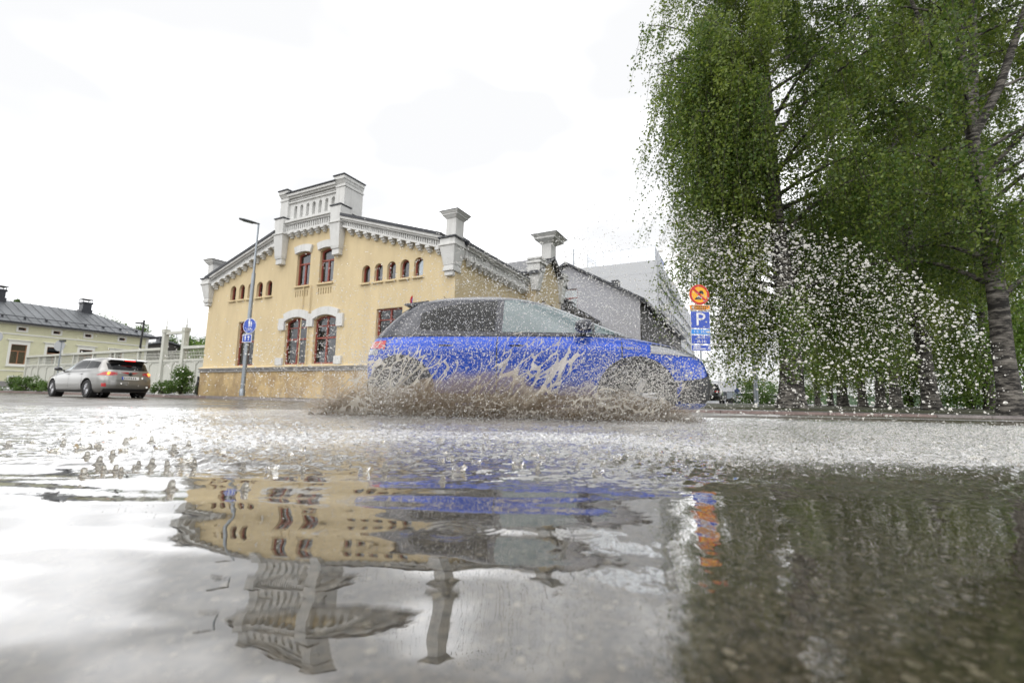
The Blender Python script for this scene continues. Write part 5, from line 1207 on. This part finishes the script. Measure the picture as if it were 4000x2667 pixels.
# muddy curtain low along the sill and behind the wheels
def curtain(n, x0, x1, hfun, yfun, rr, base=OCT):
    x = rng.uniform(x0, x1, n); h = hfun(x); z = h * rng.beta(.85, 2.0, n); y = yfun(x, z) + rng.normal(0, .10, n)
    y = np.minimum(y, 5.0); return np.stack([x, y, z + .005], 1), rr[0] + (rr[1] - rr[0]) * rng.random(n) ** 2
hf = lambda x: .62 * (.34 + .20 * vnoise(x * 2.1, x * 0, 71) + .16 * vnoise(x * 7, x * 0, 72)) * np.interp(x, [-1.95, -1.5, -.6, .4, 1.0, 1.5, 1.8], [.7, 1.0, 1.25, 1.0, .85, 1.0, .25])
yf = lambda x, z: 4.86 - .75 * np.sqrt(z)
C, r = curtain(46000, -1.95, 1.95, hf, yf, (.0012, .0036))
o = link('mud_curtain', scatter('mud_curtain', C, r, OCT, stretch=1 + .3 * rng.random(len(C)) ** 2, sdir=sdirs(len(C), (1, -.2, 1.2), .4), jit=.12), M['mud_spray']); tag(o, 'brown muddy curtain of spray hiding the lower side of the blue car', 'spray', kind='stuff')
hf2 = lambda x: hf(x) * 2.6
C, r = curtain(20000, -2.1, 1.9, hf2, lambda x, z: 4.7 - .8 * np.sqrt(z), (.0011, .0032))
C2, r2 = curtain(7000, 1.45, 1.95, lambda x: .62 * np.sin(np.clip((x - 1.45) / .5, 0, 1) * math.pi) ** .5 + .05, lambda x, z: 4.9 - .45 * np.sqrt(z), (.0012, .0034))
C3, r3 = curtain(9000, -2.6, -1.5, lambda x: np.interp(x, [-2.6, -2.2, -1.5], [.14, .36, .6]), lambda x, z: 5.0 - .5 * np.sqrt(z) + .3 * (x + 1.5), (.0012, .0034))
C4, r4 = curtain(9000, -1.95, -.95, lambda x: .72 + 0 * x, lambda x, z: 4.82 - .5 * np.sqrt(z), (.0011, .0032))
C5, r5 = curtain(8000, -2.3, 2.1, lambda x: .12 + 0 * x, lambda x, z: 4.35 - .5 * z, (.0015, .0035))
C = np.concatenate([C, C2, C3, C4, C5]); r = np.concatenate([r, r2, r3, r4, r5])
o = link('pale_spray', scatter('pale_spray', C, r, OCT, stretch=1 + .3 * rng.random(len(C)) ** 2, sdir=sdirs(len(C), (1, -.2, 1.2), .4), jit=.12), M['grey_spray']); tag(o, 'pale grey spray bursting from the wheels of the blue car', 'spray', kind='stuff')

# torn sheets: thin films opened into a net of strands
def sheet(seed, x0, x1, tmax, y_off, cell=.075, n_s=640, n_t=170, lean=.72, fwd=0.0, ratio=3.0):
    r = np.random.default_rng(seed)
    s, t = np.meshgrid(np.linspace(x0, x1, n_s), np.linspace(0, tmax, n_t), indexing='ij')
    ws = s + .09 * (vnoise(s * 7, t * 5, seed) - .5) + .02 * (vnoise(s * 30, t * 25, seed + 1) - .5); wt = t + .07 * (vnoise(s * 8, t * 6, seed + 2) - .5)
    ca, cb = cell, cell * ratio; na, nb = int((x1 - x0) / ca) + 2, int(tmax / cb) + 2
    sx = (x0 + (np.arange(na)[:, None] + r.uniform(.12, .88, (na, nb))) * ca).ravel(); st_ = ((np.arange(nb)[None] + r.uniform(.12, .88, (na, nb))) * cb).ravel()
    kp = r.random(len(sx)) < .62; sx, st_ = sx[kp], st_[kp]
    f1 = np.full(s.shape, 9.); f2 = np.full(s.shape, 9.)
    for a, b in zip(sx, st_):
        i0, i1 = np.searchsorted(np.linspace(x0, x1, n_s), (a - 4 * ca, a + 4 * ca)); 
        d = np.hypot((ws[i0:i1] - a) / ca, (wt[i0:i1] - b) / cb); g1 = f1[i0:i1]; g2 = f2[i0:i1]
        f2[i0:i1] = np.minimum(g2, np.maximum(g1, d)); f1[i0:i1] = np.minimum(g1, d)
    edge = f2 - f1
    hm = tmax * (.45 + .55 * vnoise(s * 2.3, s * 0 + .5, seed + 5)); tt = t / np.maximum(hm, .05)
    thr = np.interp(tt, [0, .18, .4, .7, 1.0, 1.12], [2.0, .55, .22, .13, .075, .0]) * (.45 + .8 * vnoise(s * 6, t * 5, seed + 7)) * (.25 + 1.6 * sst(.25, .8, vnoise(s * 2.6 + 3, t * 2.2, seed + 17)))
    endf = sst(x0, x0 + .15, s) * (1 - sst(x1 - .15, x1, s)); thr = thr * endf
    z = .02 + t * (.85 + .3 * vnoise(s * 1.7, s * 0, 81)); x = s + lean * t + .04 * np.sin(7 * s)
    y = 4.80 + y_off - .50 * np.sqrt(np.maximum(z, 0)) + .10 * (vnoise(s * 3, t * 2, seed + 9) - .5) + .03 * (vnoise(s * 14, t * 9, seed + 11) - .5) + fwd * t
    V = np.stack([x, y, z], -1).reshape(-1, 3); ii = (np.arange(n_s - 1)[:, None] * n_t + np.arange(n_t - 1)[None]).ravel()
    q4 = np.stack([ii, ii + 1, ii + n_t + 1, ii + n_t], 1); ok = (edge < thr).ravel(); q4 = q4[ok[q4].sum(1) >= 3]
    used = np.unique(q4); mp_ = np.full(len(V), -1); mp_[used] = np.arange(len(used))
    me = npmesh('torn_sheet', V[used], mp_[q4], True)
    mud = np.clip(1.15 - tt * 3.0 + .9 * (vnoise(s * 5, t * 6, seed + 13) - .5), 0, 1).ravel()[used]; vattr(me, 'mud', mud)
    thin = (np.clip(edge / np.maximum(thr, .05), 0, 1) ** 1.2 * .85 * sst(.2, .5, thr) * sst(.1, .3, tt)).ravel()[used]; vattr(me, 'thin', thin); return me
for sd, a, b, tm, yo, ce, fw, lb in ((301, -1.95, .30, .98, .04, .058, 0, 'torn net of muddy water strands slanting up the rear door'), (302, -.3, 1.58, .80, .02, .055, 0, 'torn net of muddy water strands over the front wing'), (303, -2.0, 1.7, .34, -.18, .05, 0, 'low ragged water sheet nearest the viewer beside the blue sill')):
    o = link('torn_sheet', sheet(sd, a, b, tm, yo, ce, fwd=fw, ratio=1.5 if sd == 303 else 2.6, lean=.35 if sd == 303 else .72), M['film']); tag(o, lb, 'splash', kind='stuff')

# splashing surface between car and viewer: drops, crowns and peaks
n = 15000
y = np.exp(rng.uniform(math.log(1.35), math.log(5.4), n)); x = y * rng.uniform(-1.2, 1.25, n); fm_ = froth_mask(x, y); keep = rng.random(n) < fm_ * np.where(x < 0, .35 + .65 * sst(-1.0, -.4, x / y), 1); x, y = x[keep], y[keep]
z = np.abs(rng.normal(0, .018, len(x))) * (.5 + y * .22) + water_h(x, y) + .002
pieces('surface_spatter', np.stack([x, y, z], 1), (.0009 + .0020 * rng.random(len(x)) ** 2) * (.45 + .28 * y), 'drop_clear', 'countless tiny drops bouncing over the churned puddle', (.6, 0, 1), 2.0, big=.02)
n = 9000
y = np.exp(rng.uniform(math.log(1.6), math.log(4.6), n)); x = y * (.25 + 1.05 * rng.random(n) ** .8); z = np.abs(rng.normal(0, .016, n)) * (.6 + y * .3) + .004
o = link('skimming_spray', scatter('skimming_spray', np.stack([x, y, z], 1), (.0009 + .0018 * rng.random(n) ** 2) * (.5 + .3 * y), OCT, stretch=1 + 3.5 * rng.random(n) ** 2, sdir=sdirs(n, (1, -.2, .25), .25)), M['drop_milky']); tag(o, 'white streaks of spray skimming over the puddle at the right', 'spray', kind='stuff')
def mist(name, x0, x1, hfun, yc, thick, mt, label, seed, n=60, k=20):
    V = []; F = []
    for i in range(n):
        x = x0 + (x1 - x0) * i / (n - 1); e = math.sin(math.pi * i / (n - 1)) ** .35 + .02; h = float(hfun(np.array(x))) * e; th = thick * e
        for j in range(k):
            a = 2 * math.pi * j / k; w = 1 + .35 * (float(vnoise(np.array(x * 5 + 3 * math.cos(a)), np.array(3 * math.sin(a) + 9), seed)) - .5)
            zz = max(.004, .03 + h * .5 * (1 + math.sin(a) * w) - .02); V.append((x, yc + .5 * th * math.cos(a) * w - .4 * zz, zz))
    for i in range(n - 1):
        for j in range(k): j2 = (j + 1) % k; F.append((i * k + j, i * k + j2, (i + 1) * k + j2, (i + 1) * k + j))
    F += [tuple(range(k - 1, -1, -1)), tuple(range((n - 1) * k, n * k))]
    o = MB().add(V, F).build(name, M[mt], None, True); tag(o, label, 'spray', kind='stuff')
mist('mud_mist', -2.15, 1.9, lambda x: .22 + .24 * vnoise(x * 2.6, x * 0, 91) + .12 * vnoise(x * 9, x * 0, 92), 4.72, .30, 'mud_mist', 'brown mist hanging low along the sills of the blue car', 93)
pk = MB()
def peak(x, y, w, h, lean=0):
    prof = [(1.8, -.22), (1.35, .03), (1.0, .11), (.78, .25), (.68, .45), (.66, .65), (.57, .83), (.34, .96), (.001, 1.0)]; z = float(water_h(np.array(x), np.array(y))); k = len(pk.v)
    pk.lathe([(r_ * w / 2, h_ * h) for r_, h_ in prof], 14, (x, y, z), cap=False)
    for i in range(k, len(pk.v)): a = pk.v[i]; t = max(0, a[2] - z); pk.v[i] = (a[0] + lean * t, a[1], a[2])
for u, v, s_ in ((385, 1812, 1.2), (336, 1796, 1.0), (406, 1836, 1.1), (327, 1855, 1.25), (450, 1838, 1.0), (472, 1848, .95), (438, 1792, .95), (542, 1815, .9), (525, 1824, .7), (591, 1817, 1.1), (654, 1820, 1.0), (667, 1908, 1.6), (954, 1908, 1.5), (244, 1746, .8), (30, 1748, .9), (350, 1758, 1.1), (382, 1760, .9), (489, 1736, 1.0), (590, 1735, .8), (735, 1752, .9), (676, 1780, 1.1), (948, 1825, .9), (757, 1820, 1.1), (1505, 1835, 1.1), (1728, 1880, 1.2), (1300, 1800, .9), (1180, 1835, .9), (2100, 1850, 1.0)):
    g = G(u, v); w = 20 * g[1] / FPX * s_; peak(g[0], g[1], w * 1.15, w * rng.uniform(1.05, 1.5), rng.normal(0, .12))
for _ in range(220):
    y = math.exp(rng.uniform(math.log(1.35), math.log(3.6))); x = y * rng.uniform(-1.2, 1.25)
    if rng.random() < .35 + float(froth_mask(np.array(x), np.array(y))): w = rng.uniform(.004, .011) * (.6 + .25 * y); peak(x, y, w, w * rng.uniform(.6, 1.6), rng.normal(0, .3))
o = pk.build('splash_peaks', M['splash_peak'], None, True); tag(o, 'small upright water peaks where drops hit the puddle', 'splash', kind='stuff')
cr = MB()
def crown(x, y, R0, h, lean=0):
    z = float(water_h(np.array(x), np.array(y))); nn = 26; k = len(cr.v); ph = rng.uniform(0, 6.28); V = []; F = []
    for j, (rr, hh) in enumerate(((1.25, -.15), (1.0, .08), (.97, .4), (1.04, .75), (1.16, 1.0))):
        for i in range(nn):
            a = 2 * math.pi * i / nn; rag = 1 + (.45 * math.sin(5 * a + ph) * .6 + rng.normal(0, .22)) * (j / 4) ** 2
            V.append((x + R0 * rr * math.cos(a) + lean * h * hh, y + R0 * rr * math.sin(a), z + h * hh * max(.1, rag)))
    for j in range(4):
        for i in range(nn): i2 = (i + 1) % nn; F.append((j * nn + i, j * nn + i2, (j + 1) * nn + i2, (j + 1) * nn + i))
    cr.add(V, F)
for u, v, s_ in ((210, 1775, 1.0), (315, 1765, 1.1), (480, 1775, .8), (620, 1700 + 65, .9), (720, 1815, 1.2), (520, 1718, .9), (860, 1780, 1.0), (1060, 1835, 1.0), (1125, 1790, .9), (1790, 1850, 1.2), (2020, 1830, 1.0), (2330, 1860, .9), (1420, 1840, .9)):
    g = G(u, v); crown(g[0], g[1], .017 * s_, .013 * s_, .4 if u > 2200 else rng.normal(0, .15))
for _ in range(160):
    y = math.exp(rng.uniform(math.log(1.5), math.log(3.8))); x = y * rng.uniform(-1.2, 1.25)
    if rng.random() < float(froth_mask(np.array(x), np.array(y))): crown(x, y, rng.uniform(.006, .018), rng.uniform(.004, .012), rng.normal(.2 * (x > 0), .25))
o = cr.build('splash_crowns', M['splash_peak'], None, True); tag(o, 'ragged little splash crowns ringing drop impacts on the puddle', 'splash', kind='stuff')
# scattered rain drops low over the calm foreground
